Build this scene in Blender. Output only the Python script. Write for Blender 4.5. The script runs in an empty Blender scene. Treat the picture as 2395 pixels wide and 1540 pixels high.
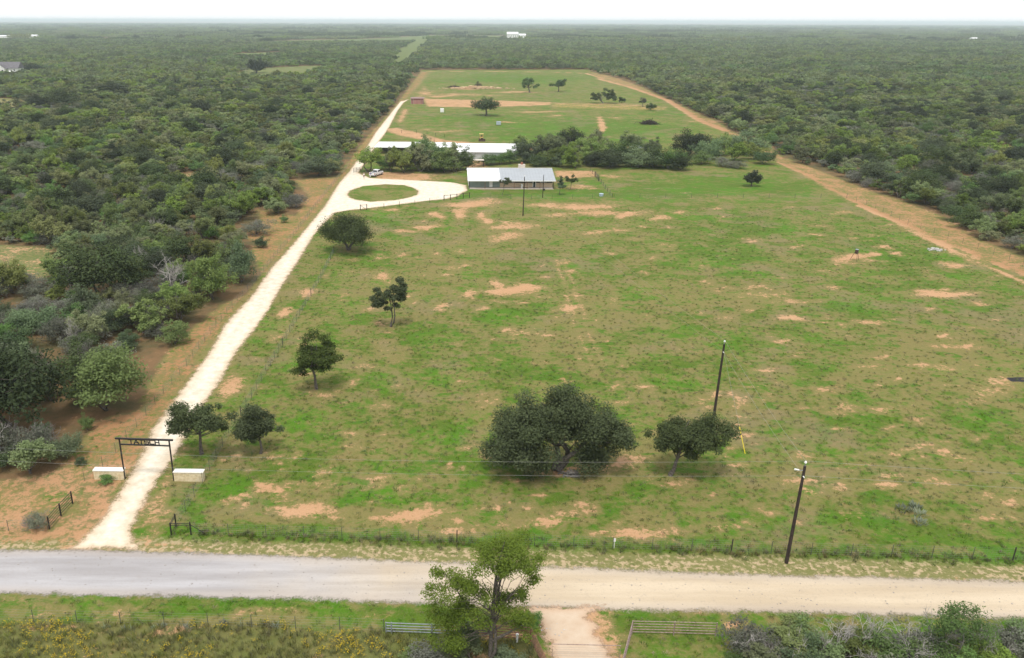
import bpy, math, random
import numpy as np
from mathutils import Vector, Matrix
SC = bpy.context.scene
COL = SC.collection
rnd = random.Random(7)
RNG = np.random.default_rng(11)
# ------------------------------------------------------------------ camera, world, sun, exposure
H = 46.0                      # flying height of the camera
F, CX, CY = 1930.0, 1026.0, 770.0     # focal length and principal point on the 2395 x 1540 working frame
PITCH = math.atan((770 - 49) / F)
ROLL = 0.0029
fw = Vector((0, math.cos(PITCH), -math.sin(PITCH)))
up0 = Vector((0, math.sin(PITCH), math.cos(PITCH)))
rt0 = Vector((1, 0, 0))
rt = rt0 * math.cos(ROLL) + up0 * math.sin(ROLL)
up = up0 * math.cos(ROLL) - rt0 * math.sin(ROLL)
cam = bpy.data.cameras.new('camera')
cam.sensor_width = 36.0
cam.lens = F / 2395 * 36
cam.shift_x = (2395 / 2 - CX) / 2395
cam.clip_start, cam.clip_end = 0.5, 90000
camo = bpy.data.objects.new('camera', cam)
COL.objects.link(camo)
M3 = Matrix((rt, up, -fw)).transposed()
camo.matrix_world = Matrix.Translation((0, 0, H)) @ M3.to_4x4()
SC.camera = camo
SUN_EL, SUN_AZ = math.radians(68), math.radians(196)      # azimuth clockwise from +Y
world = bpy.data.worlds.new('World')
SC.world = world
world.use_nodes = True
wn = world.node_tree
for n in list(wn.nodes): wn.nodes.remove(n)
w_out = wn.nodes.new('ShaderNodeOutputWorld')
w_bg = wn.nodes.new('ShaderNodeBackground')
w_sky = wn.nodes.new('ShaderNodeTexSky')
w_sky.sky_type = 'NISHITA'
w_sky.sun_disc = False
w_sky.sun_elevation = SUN_EL
w_sky.sun_rotation = SUN_AZ
w_sky.air_density = 1.0
w_sky.dust_density = 3.0
w_mix = wn.nodes.new('ShaderNodeMix')
w_mix.data_type = 'RGBA'
w_mix.inputs[0].default_value = 0.82           # an even overcast layer in front of the blue
w_mix.inputs[7].default_value = (9.6, 9.7, 9.9, 1)
wn.links.new(w_sky.outputs[0], w_mix.inputs[6])
wn.links.new(w_mix.outputs[2], w_bg.inputs[0])
w_bg.inputs[1].default_value = 0.08
wn.links.new(w_bg.outputs[0], w_out.inputs[0])
sun = bpy.data.lights.new('sun', 'SUN')
sun.energy = 1.5
sun.angle = math.radians(11)
sun.color = (1.0, 0.96, 0.9)
suno = bpy.data.objects.new('sun', sun)
COL.objects.link(suno)
sdir = Vector((math.sin(SUN_AZ) * math.cos(SUN_EL), math.cos(SUN_AZ) * math.cos(SUN_EL), math.sin(SUN_EL)))
suno.rotation_euler = sdir.to_track_quat('Z', 'Y').to_euler()
suno.location = (0, 0, 200)
SC.view_settings.view_transform = 'Standard'
SC.view_settings.look = 'None'
SC.view_settings.gamma = 1
SC.view_settings.use_curve_mapping = False
SC.view_settings.exposure = 0.79
cy = SC.cycles
cy.use_denoising = True
try:
    cy.denoiser = 'OPENIMAGEDENOISE'
    cy.denoising_input_passes = 'RGB_ALBEDO_NORMAL'
except Exception: pass
cy.max_bounces = 6
cy.diffuse_bounces = 3
cy.transmission_bounces = 3
cy.volume_bounces = 1
cy.transparent_max_bounces = 12

# ------------------------------------------------------------------ picture <-> ground
def G(px, py, h=0.0):
    d = fw * F + rt * (px - CX) - up * (py - CY)
    t = (h - H) / d.z
    p = d * t
    return Vector((p.x, p.y, h))
def GP(pts, h=0.0):
    return np.array([G(x, y, h)[:2] for x, y in pts])
FWn, RTn, UPn = np.array(fw), np.array(rt), np.array(up)
def project(x, y, z=0.0):
    p = np.stack([x, y, np.zeros_like(x) + z - H], -1)
    d = p @ FWn
    d = np.where(d < 1, 1, d)
    return CX + F * (p @ RTn) / d, CY - F * (p @ UPn) / d, d
def px_per_m(py):
    return (py - 49) * math.cos(PITCH) / H
def inside(x, y, poly):
    r = np.zeros(x.shape, bool)
    n = len(poly)
    for i in range(n):
        x1, y1 = poly[i]; x2, y2 = poly[(i + 1) % n]
        if y1 == y2: continue
        c = ((y1 > y) != (y2 > y)) & (x < (x2 - x1) * (y - y1) / (y2 - y1) + x1)
        r ^= c
    return r
def seg_dist(x, y, pts, closed):
    d = np.full(x.shape, 1e9)
    n = len(pts)
    for i in range(n if closed else n - 1):
        x1, y1 = pts[i]; x2, y2 = pts[(i + 1) % n]
        dx, dy = x2 - x1, y2 - y1
        L = dx * dx + dy * dy + 1e-9
        t = np.clip(((x - x1) * dx + (y - y1) * dy) / L, 0, 1)
        d = np.minimum(d, np.hypot(x - x1 - t * dx, y - y1 - t * dy))
    return d
def sdf(x, y, poly):
    return np.where(inside(x, y, poly), 1, -1) * seg_dist(x, y, poly, True)
def sst(a, b, v):
    t = np.clip((v - a) / (b - a), 0, 1)
    return t * t * (3 - 2 * t)

# ------------------------------------------------------------------ object helpers
def tag(o, label=None, cat=None, group=None, kind=None):
    if label: o['label'] = label
    if cat: o['category'] = cat
    if group: o['group'] = group
    if kind: o['kind'] = kind
    return o
def empty(name, loc, rz=0.0):
    o = bpy.data.objects.new(name, None)
    o.empty_display_size = 0.5
    o.location = loc
    o.rotation_euler = (0, 0, rz)
    COL.objects.link(o)
    return o
def thing(name, label, cat, loc, rz=0.0, group=None):
    return tag(empty(name, loc, rz), label, cat, group)
def link(name, me, parent=None, loc=None):
    o = bpy.data.objects.new(name, me)
    COL.objects.link(o)
    if parent: o.parent = parent
    if loc is not None: o.location = loc
    return o
def np_mesh(name, verts, quads, mat=None, smooth=False, fattr=None, vattr=None):
    verts = np.asarray(verts, np.float32).reshape(-1, 3)
    quads = np.asarray(quads, np.int32)
    k = quads.shape[1]
    me = bpy.data.meshes.new(name)
    me.vertices.add(len(verts)); me.vertices.foreach_set('co', verts.ravel())
    me.loops.add(quads.size); me.loops.foreach_set('vertex_index', quads.ravel())
    me.polygons.add(len(quads))
    me.polygons.foreach_set('loop_start', np.arange(0, quads.size, k, dtype=np.int32))
    me.polygons.foreach_set('loop_total', np.full(len(quads), k, np.int32))
    if smooth: me.polygons.foreach_set('use_smooth', np.ones(len(quads), bool))
    me.update(calc_edges=True)
    for nm, a in (fattr or {}).items():
        at = me.attributes.new(nm, 'FLOAT', 'FACE'); at.data.foreach_set('value', np.asarray(a, np.float32))
    for nm, a in (vattr or {}).items():
        at = me.attributes.new(nm, 'FLOAT', 'POINT'); at.data.foreach_set('value', np.asarray(a, np.float32))
    if mat: me.materials.append(mat)
    return me
class MB:
    """Collects boxes, tubes and prisms for one part."""
    def __init__(s): s.v = []; s.f = []
    def add(s, vs, fs):
        b = len(s.v); s.v += [tuple(v) for v in vs]; s.f += [tuple(i + b for i in f) for f in fs]; return s
    def box(s, x0, x1, y0, y1, z0, z1, rz=0, c=(0, 0)):
        vs = [(x, y, z) for z in (z0, z1) for x, y in ((x0, y0), (x1, y0), (x1, y1), (x0, y1))]
        if rz:
            ca, sa = math.cos(rz), math.sin(rz)
            vs = [(c[0] + (x - c[0]) * ca - (y - c[1]) * sa, c[1] + (x - c[0]) * sa + (y - c[1]) * ca, z) for x, y, z in vs]
        return s.add(vs, [(3, 2, 1, 0), (4, 5, 6, 7), (0, 1, 5, 4), (1, 2, 6, 5), (2, 3, 7, 6), (3, 0, 4, 7)])
    def hexa(s, bot, top):
        return s.add(list(bot) + list(top), [(3, 2, 1, 0), (4, 5, 6, 7), (0, 1, 5, 4), (1, 2, 6, 5), (2, 3, 7, 6), (3, 0, 4, 7)])
    def tube(s, pts, radii, k=6, cap=True):
        v, f = tube_np(pts, radii, k)
        fs = [tuple(q) for q in f]
        n = len(v)
        if cap: fs += [tuple(range(k - 1, -1, -1)), tuple(range(n - k, n))]
        return s.add(v, fs)
    def slab(s, p, t):        # four corner points (counter-clockwise from above) given a thickness downwards
        return s.hexa([(q[0], q[1], q[2] - t) for q in p], p)
    def prism(s, poly, axis, a, b):
        n = len(poly)
        def P(u, w, t): return {'x': (t, u, w), 'y': (u, t, w), 'z': (u, w, t)}[axis]
        vs = [P(u, w, a) for u, w in poly] + [P(u, w, b) for u, w in poly]
        return s.add(vs, [tuple(range(n - 1, -1, -1)), tuple(range(n, 2 * n))] + [(i, (i + 1) % n, n + (i + 1) % n, n + i) for i in range(n)])
    def build(s, name, mat, parent=None, loc=None, bevel=0):
        me = bpy.data.meshes.new(name)
        me.from_pydata(s.v, [], s.f)
        me.materials.append(mat)
        import bmesh
        bm = bmesh.new(); bm.from_mesh(me)
        bmesh.ops.recalc_face_normals(bm, faces=bm.faces)
        if bevel: bmesh.ops.bevel(bm, geom=list(bm.edges), offset=bevel, segments=2, profile=0.6, affect='EDGES')
        bm.to_mesh(me); bm.free()
        return link(name, me, parent, loc)
def tube_np(pts, radii, k=5):
    pts = np.asarray(pts, float); n = len(pts)
    radii = np.asarray(radii, float) * np.ones(n)
    d = np.gradient(pts, axis=0)
    d /= np.linalg.norm(d, axis=1, keepdims=True) + 1e-9
    ref = np.where(np.abs(d[:, 2:3]) > 0.9, np.array([[1., 0, 0]]), np.array([[0, 0, 1.]]))
    a = np.cross(d, ref); a /= np.linalg.norm(a, axis=1, keepdims=True) + 1e-9
    b = np.cross(d, a)
    th = np.linspace(0, 2 * np.pi, k, endpoint=False)
    v = pts[:, None] + radii[:, None, None] * (np.cos(th)[None, :, None] * a[:, None] + np.sin(th)[None, :, None] * b[:, None])
    i = np.arange(n - 1)[:, None] * k; j = np.arange(k)[None]
    j2 = (j + 1) % k
    f = np.stack([i + j, i + j2, i + k + j2, i + k + j], -1).reshape(-1, 4)
    return v.reshape(-1, 3), f

# ------------------------------------------------------------------ node helpers and materials
class NT:
    def __init__(s, name):
        s.m = bpy.data.materials.new(name); s.m.use_nodes = True
        s.t = s.m.node_tree
        for n in list(s.t.nodes): s.t.nodes.remove(n)
        s.out = s.t.nodes.new('ShaderNodeOutputMaterial')
        s.pos = s.t.nodes.new('ShaderNodeNewGeometry').outputs['Position']
    def set(s, sock, v):
        if hasattr(v, 'links') or hasattr(v, 'is_linked'): s.t.links.new(v, sock)
        elif isinstance(v, (tuple, list)): sock.default_value = (*v, 1) if len(v) == 3 and len(sock.default_value) == 4 else v
        else: sock.default_value = v
    def noise(s, scale, detail=4, rough=0.55, vec=None, dist=0.0):
        n = s.t.nodes.new('ShaderNodeTexNoise'); n.inputs['Scale'].default_value = scale
        n.inputs['Detail'].default_value = detail; n.inputs['Roughness'].default_value = rough; n.inputs['Distortion'].default_value = dist
        s.t.links.new(vec if vec is not None else s.pos, n.inputs['Vector'])
        return n.outputs[0]
    def vscale(s, v, sc):
        n = s.t.nodes.new('ShaderNodeMapping'); n.inputs['Scale'].default_value = sc; s.t.links.new(v, n.inputs[0]); return n.outputs[0]
    def math(s, op, a, b=0.0, c=None):
        n = s.t.nodes.new('ShaderNodeMath'); n.operation = op; s.set(n.inputs[0], a); s.set(n.inputs[1], b)
        if c is not None: s.set(n.inputs[2], c)
        return n.outputs[0]
    def step(s, v, lo, hi, a=0.0, b=1.0):
        n = s.t.nodes.new('ShaderNodeMapRange'); n.interpolation_type = 'SMOOTHSTEP'
        s.set(n.inputs[0], v); n.inputs[1].default_value = lo; n.inputs[2].default_value = hi
        n.inputs[3].default_value = a; n.inputs[4].default_value = b
        return n.outputs[0]
    def mix(s, f, a, b, mode='MIX'):
        n = s.t.nodes.new('ShaderNodeMix'); n.data_type = 'RGBA'; n.blend_type = mode
        s.set(n.inputs[0], f); s.set(n.inputs[6], a); s.set(n.inputs[7], b)
        return n.outputs[2]
    def attr(s, name):
        n = s.t.nodes.new('ShaderNodeAttribute'); n.attribute_name = name; return n.outputs['Fac']
    def rand(s): return s.t.nodes.new('ShaderNodeObjectInfo').outputs['Random']
    def objpos(s): return s.t.nodes.new('ShaderNodeTexCoord').outputs['Object']
    def bump(s, h, strength, dist):
        n = s.t.nodes.new('ShaderNodeBump'); n.inputs['Strength'].default_value = strength; n.inputs['Distance'].default_value = dist
        s.set(n.inputs['Height'], h); return n.outputs[0]
    def bsdf(s, color, rough=0.8, spec=0.2, normal=None, metal=0.0, trans=None):
        n = s.t.nodes.new('ShaderNodeBsdfPrincipled')
        s.set(n.inputs['Base Color'], color); s.set(n.inputs['Roughness'], rough)
        n.inputs['Specular IOR Level'].default_value = spec; n.inputs['Metallic'].default_value = metal
        if normal is not None: s.t.links.new(normal, n.inputs['Normal'])
        return n.outputs[0]
    def done(s, sh):
        s.t.links.new(sh, s.out.inputs[0]); return s.m
def mat(name, c, rough=0.7, var=0.15, scale=3.0, spec=0.25, metal=0.0, c2=None, bump=0.0):
    n = NT(name)
    c2 = c2 or tuple(x * (1 - var) for x in c)
    f = n.noise(scale, 5, 0.6, n.objpos())
    return n.done(n.bsdf(n.mix(n.step(f, 0.35, 0.68), c, c2), rough, spec, n.bump(f, bump, 0.05) if bump else None, metal))
def leaf_mat(name, c1, c2, c3, trans=0.36, vr=(.62, 1.28)):
    n = NT(name)
    r = n.rand()
    c = n.mix(n.attr('tint'), c1, c2)
    c = n.mix(n.step(r, 0.2, 1.0, 0.0, 0.75), c, c3)
    r2 = n.math('FRACT', n.math('MULTIPLY', r, 17.31))
    hv = n.t.nodes.new('ShaderNodeHueSaturation'); n.set(hv.inputs['Color'], c); n.set(hv.inputs['Value'], n.step(r2, 0, 1, *vr)); n.set(hv.inputs['Saturation'], n.step(n.math('FRACT', n.math('MULTIPLY', r, 5.77)), 0, 1, .72, 1.12))
    c = hv.outputs[0]
    d = n.t.nodes.new('ShaderNodeBsdfDiffuse'); n.set(d.inputs[0], c)
    tr = n.t.nodes.new('ShaderNodeBsdfTranslucent'); n.set(tr.inputs[0], c)
    ms = n.t.nodes.new('ShaderNodeMixShader'); ms.inputs[0].default_value = trans
    n.t.links.new(d.outputs[0], ms.inputs[1]); n.t.links.new(tr.outputs[0], ms.inputs[2])
    return n.done(ms.outputs[0])
M = {}
M['leaf_oak'] = leaf_mat('oak_leaves', (.056, .082, .024), (.098, .128, .042), (.076, .102, .032), .25, vr=(.94, 1.12))
M['leaf_dark'] = leaf_mat('dark_leaves', (0.054, 0.074, 0.036), (0.094, 0.118, 0.053), (0.070, 0.098, 0.048), .15)
M['leaf_green'] = leaf_mat('mesquite_leaves', (0.138, 0.207, 0.058), (0.241, 0.310, 0.097), (0.228, 0.228, 0.097))
M['leaf_bush'] = leaf_mat('bush_leaves', (0.097, 0.176, 0.062), (0.169, 0.257, 0.092), (0.162, 0.203, 0.089))
M['leaf_grey'] = leaf_mat('grey_shrub_leaves', (0.165, 0.177, 0.128), (0.244, 0.250, 0.195), (0.171, 0.189, 0.122))
M['leaf_bright'] = leaf_mat('bright_leaves', (0.116, 0.193, 0.039), (0.209, 0.275, 0.066), (0.165, 0.231, 0.055), vr=(.97, 1.10))
M['leaf_airy'] = leaf_mat('airy_leaves', (.118, .185, .036), (.205, .265, .062), (.160, .215, .050), .42, vr=(.97, 1.05))
M['leaf_far'] = leaf_mat('far_leaves', (0.143, 0.207, 0.072), (0.232, 0.292, 0.112), (0.158, 0.180, 0.102))
M['bark'] = mat('bark', (.15, .13, .11), .9, .35, 6, c2=(.06, .05, .042), bump=.4)
M['bark_grey'] = mat('grey_bark', (.20, .185, .165), .9, .3, 6, c2=(.11, .10, .09), bump=.3)
M['deadwood'] = mat('bleached_wood', (.46, .43, .39), .85, .3, 5, c2=(.28, .26, .24))
M['twig'] = mat('grey_twigs', (.24, .22, .20), .9, .3, 5, c2=(.15, .135, .125))
M['black_iron'] = mat('black_iron', (.018, .016, .016), .5, .3, 8, spec=.4)
M['rust_pipe'] = mat('rusty_pipe', (.27, .115, .085), .7, .3, 6, c2=(.16, .075, .06))
M['white_pipe'] = mat('weathered_white_pipe', (.34, .26, .23), .6, .2, 6, c2=(.20, .135, .11))
M['galv'] = mat('galvanised_steel', (.30, .33, .35), .5, .2, 5, metal=.3)
M['pole'] = mat('creosoted_pole', (.050, .035, .028), .9, .4, 4, c2=(.026, .02, .017), bump=.3)
M['tpost'] = mat('steel_post', (.10, .11, .085), .7, .3, 6)
M['cedar'] = mat('wooden_post', (.045, .037, .032), .9, .3, 5)
M['wire'] = mat('fence_wire', (.22, .22, .21), .6, .2, 2)
M['cable'] = mat('power_cable', (.34, .34, .32), .5, .1, 2)
M['yellow'] = mat('yellow_plastic', (.78, .62, .02), .5, .1, 3)
M['white'] = mat('white_paint', (.80, .79, .76), .45, .06, 3)
M['rock'] = mat('limestone', (.72, .62, .42), .9, .2, 3.0, c2=(.58, .46, .27), bump=.5)
M['rock_cap'] = mat('limestone_cap', (.80, .76, .68), .8, .08, 3, bump=.2)
M['glass'] = mat('dark_glass', (.02, .024, .028), .12, .2, 1, spec=.6)
M['rubber'] = mat('black_rubber', (.018, .018, .018), .8, .2, 6)
M['chrome'] = mat('bright_metal', (.55, .55, .56), .3, .1, 3, metal=.7)
M['red_lens'] = mat('red_lens', (.42, .02, .015), .3, .1, 3)
M['skin'] = mat('skin', (.48, .29, .20), .6, .08, 8)
M['hair_grey'] = mat('pale_hair', (.55, .50, .44), .8, .2, 20)
M['hair_dark'] = mat('dark_hair', (.05, .035, .025), .8, .2, 20)
M['shirt_white'] = mat('white_cotton', (.78, .76, .74), .9, .06, 8)
M['shirt_blue'] = mat('blue_cotton', (.05, .12, .38), .9, .2, 8)
M['cloth_dark'] = mat('dark_cloth', (.045, .045, .06), .9, .2, 8)
M['brick'] = mat('red_brick', (.34, .13, .08), .9, .3, 4)
M['red_metal'] = mat('faded_red_metal', (.30, .095, .075), .7, .3, 1.2, c2=(.20, .07, .06))
M['machine'] = mat('machine_yellow', (.62, .44, .12), .5, .2, 3, c2=(.42, .30, .10))
M['track_steel'] = mat('rusty_steel', (.085, .055, .04), .8, .3, 4)
M['grey_roof'] = mat('grey_shingle', (.15, .14, .15), .9, .2, .8)
M['concrete'] = mat('porch_concrete', (.58, .52, .44), .85, .12, 1.5)
M['soilpile'] = mat('pale_spoil', (.58, .42, .26), .95, .2, 1, bump=.5)
M['stone_grey'] = mat('pale_rubble', (.52, .50, .46), .9, .3, 3)
def ribbed(name, c, axis, pitch, var=.08, rough=.4, metal=.25):
    n = NT(name)
    w = n.t.nodes.new('ShaderNodeTexWave'); w.bands_direction = axis; w.inputs['Scale'].default_value = 1 / pitch * .314
    n.t.links.new(n.objpos(), w.inputs[0])
    f = n.noise(.5, 4, .6, n.objpos())
    cc = n.mix(n.step(f, .3, .7), c, tuple(x * (1 - var) for x in c))
    cc = n.mix(n.step(w.outputs['Fac'], .0, .12, .22, 0.0), cc, tuple(x * .55 for x in c))
    return n.done(n.bsdf(cc, rough, .3, None, metal))
M['roof_white'] = ribbed('white_roof_metal', (.86, .86, .86), 'X', .9)
M['roof_grey'] = ribbed('silver_roof_metal', (.37, .395, .415), 'X', .9)
M['wall_green'] = ribbed('grey_green_wall_metal', (.24, .29, .27), 'X', .6)
M['wall_silver'] = ribbed('silver_wall_metal', (.55, .58, .60), 'X', .6)
M['wall_dark'] = mat('dark_siding', (.10, .095, .08), .8, .2, 2)
def stone_mat():
    n = NT('tan_stone_wainscot')
    b = n.t.nodes.new('ShaderNodeTexBrick'); b.inputs['Scale'].default_value = 1.6
    b.inputs['Color1'].default_value = (.74, .58, .40, 1); b.inputs['Color2'].default_value = (.64, .49, .33, 1); b.inputs['Mortar'].default_value = (.42, .34, .26, 1)
    mp = n.t.nodes.new('ShaderNodeMapping'); mp.inputs['Rotation'].default_value = (math.radians(90), 0, 0)
    n.t.links.new(n.objpos(), mp.inputs[0]); n.t.links.new(mp.outputs[0], b.inputs[0])
    return n.done(n.bsdf(b.outputs[0], .9, .2))
M['stone'] = stone_mat()

# ------------------------------------------------------------------ outlines measured on the photograph, laid on the ground
BRUSH_EDGE = [(-400, 1190), (0, 1125), (120, 1108), (185, 1045), (215, 990), (330, 955), (350, 890), (395, 822), (470, 752), (520, 712),
              (575, 690), (612, 640), (590, 590), (600, 565), (555, 550), (610, 520), (600, 490), (690, 505), (722, 460), (690, 422), (790, 414),
              (822, 368), (865, 314), (925, 247), (985, 167)]
BACK_EDGE = [(985, 164.5), (1180, 163.5), (1370, 163)]
RIGHT_EDGE = [(1440, 183), (1500, 203), (1600, 250), (1690, 290), (1700, 302), (1800, 345), (1830, 368), (1900, 392), (2020, 440), (2130, 478),
              (2210, 512), (2290, 562), (2395, 604), (2700, 735)]
OPEN = GP(BRUSH_EDGE + BACK_EDGE + RIGHT_EDGE + [(3300, 1330), (3300, 1500), (-900, 1500), (-900, 1250)])
CLEAR = [GP(p) for p in (
    [(-160, 572), (0, 574), (118, 580), (128, 640), (60, 662), (0, 690), (-160, 690)],
    [(-120, 224), (50, 232), (72, 248), (0, 262), (-120, 262)],
    [(430, 407), (510, 404), (500, 424), (430, 424)],
    [(520, 180), (590, 161), (740, 153.5), (778, 157), (700, 180), (600, 184)],
    [(908, 156), (950, 153), (1003, 98), (1022, 88), (985, 86), (930, 118), (915, 140)],
    [(470, 104), (900, 99), (1010, 97), (1020, 88), (1190, 88.5), (1190, 84), (1000, 83), (900, 90), (470, 100)],
    [(1975, 88), (2105, 88), (2105, 83.5), (1975, 83)],
    [(2150, 98), (2330, 97), (2330, 93), (2150, 92)],
    [(2180, 180), (2260, 186), (2420, 196), (2420, 190), (2260, 182)],
    [(500, 134), (560, 125), (660, 122), (690, 127), (600, 135)],
    [(1700, 95), (1800, 95), (1850, 92), (1700, 92)],
    [(0, 178), (60, 176), (115, 172), (140, 168), (90, 163), (0, 160)],
    [(1120, 92), (1240, 94), (1250, 84), (1120, 84)],
    [(-20, 92), (75, 90), (70, 85), (-20, 85)])]
STRIP_L = GP([(-700, 1262), (-400, 1190), (0, 1125), (120, 1108), (185, 1045), (215, 990), (330, 955), (350, 890), (395, 822), (470, 752), (520, 712),
              (575, 690), (612, 640), (590, 590), (600, 565), (555, 550), (610, 520), (600, 490), (690, 505), (722, 460), (690, 422), (790, 414),
              (822, 368), (865, 314), (925, 247), (985, 167), (1003, 170), (980, 200), (940, 242), (918, 262), (880, 312), (857, 346), (836, 376), (800, 420), (764, 478), (720, 530), (680, 578),
              (636, 626), (588, 694), (524, 762), (490, 826), (434, 900), (397, 952), (355, 1008), (327, 1073), (299, 1120), (266, 1176), (224, 1232), (187, 1270), (-700, 1290)])
GREEN_L = GP([(440, 862), (490, 800), (560, 706), (640, 612), (700, 545), (745, 490), (795, 418), (806, 418), (764, 478), (720, 530), (680, 578), (636, 626), (560, 722), (505, 800), (470, 850)])
STRIP_R = GP([(1372, 166), (1440, 181), (1500, 203), (1600, 250), (1690, 290), (1700, 302), (1800, 345), (1830, 368), (1900, 392), (2020, 440), (2130, 478),
              (2210, 512), (2290, 562), (2395, 604), (2700, 735), (2700, 790), (2395, 648), (2330, 622), (2254, 588), (2190, 562), (2120, 530), (2060, 502), (2005, 480), (1950, 452),
              (1880, 412), (1815, 378), (1740, 330), (1640, 287), (1560, 236), (1480, 206), (1400, 184)])
TRAILS = [(GP(p), w) for p, w in (
    ([(1400, 185), (1480, 206), (1560, 234), (1640, 284), (1700, 306)], 1.8),
    ([(1820, 379), (1890, 410), (1960, 450), (2012, 479), (2072, 506), (2117, 526), (2161, 546), (2206, 570), (2254, 584), (2294, 605), (2339, 622), (2383, 633), (2500, 680)], .75),
    ([(2005, 481), (2090, 520), (2150, 548), (2230, 590), (2300, 622), (2361, 645), (2395, 658), (2500, 700)], .6),
    ([(1000, 168), (1100, 167), (1200, 168), (1300, 169.5), (1370, 172), (1410, 184)], 1.3),
    ([(1300, 606), (1330, 700), (1355, 790), (1375, 840)], .35),
    ([(1318, 606), (1352, 700), (1382, 790), (1405, 840)], .35))]
DIRT = [(GP(p), s) for p, s in (
    ([(990, 231), (1060, 233), (1120, 234), (1290, 240), (1290, 246), (1120, 252), (1000, 250)], 1.0),
    ([(1290, 240), (1480, 243), (1560, 250), (1560, 258), (1290, 250)], .55),
    ([(900, 300), (930, 300), (985, 312), (1040, 328), (1200, 342), (1225, 350), (1090, 352), (1000, 331), (935, 317), (905, 309)], 1.0),
    ([(1395, 274), (1408, 272), (1420, 300), (1412, 311), (1400, 308)], 1.0),
    ([(932, 290), (930, 280), (943, 254), (955, 257), (942, 285)], .9),
    ([(868, 404), (900, 402), (1000, 407), (1010, 420), (940, 424), (880, 420)], 1.0),
    ([(1000, 407), (1060, 412), (1080, 420), (1000, 424)], .45),
    ([(1100, 374), (1135, 374), (1140, 392), (1090, 392)], 1.0),
    ([(1296, 400), (1390, 400), (1402, 412), (1330, 418), (1300, 414)], .95),
    ([(1325, 430), (1395, 436), (1400, 444), (1330, 442)], .7),
    ([(1205, 340), (1260, 345), (1250, 352), (1205, 352)], 1.0),
    ([(960, 245), (990, 245), (1010, 215), (990, 200)], .5),
    ([(300, 1255), (330, 1200), (400, 1080), (425, 1040), (440, 1050), (400, 1140), (402, 1225), (405, 1262), (350, 1275)], .62),
    ([(40, 1294), (150, 1262), (225, 1205), (300, 1150), (370, 1180), (430, 1245), (480, 1294)], .58),
    ([(1190, 1425), (1240, 1450), (1262, 1500), (1270, 1640), (1470, 1640), (1455, 1520), (1425, 1460), (1430, 1420)], .8),
    ([(505, 905), (540, 870), (578, 885), (570, 905), (520, 940)], .95),
    ([(640, 770), (700, 720), (690, 760), (640, 800)], .3))]
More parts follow.
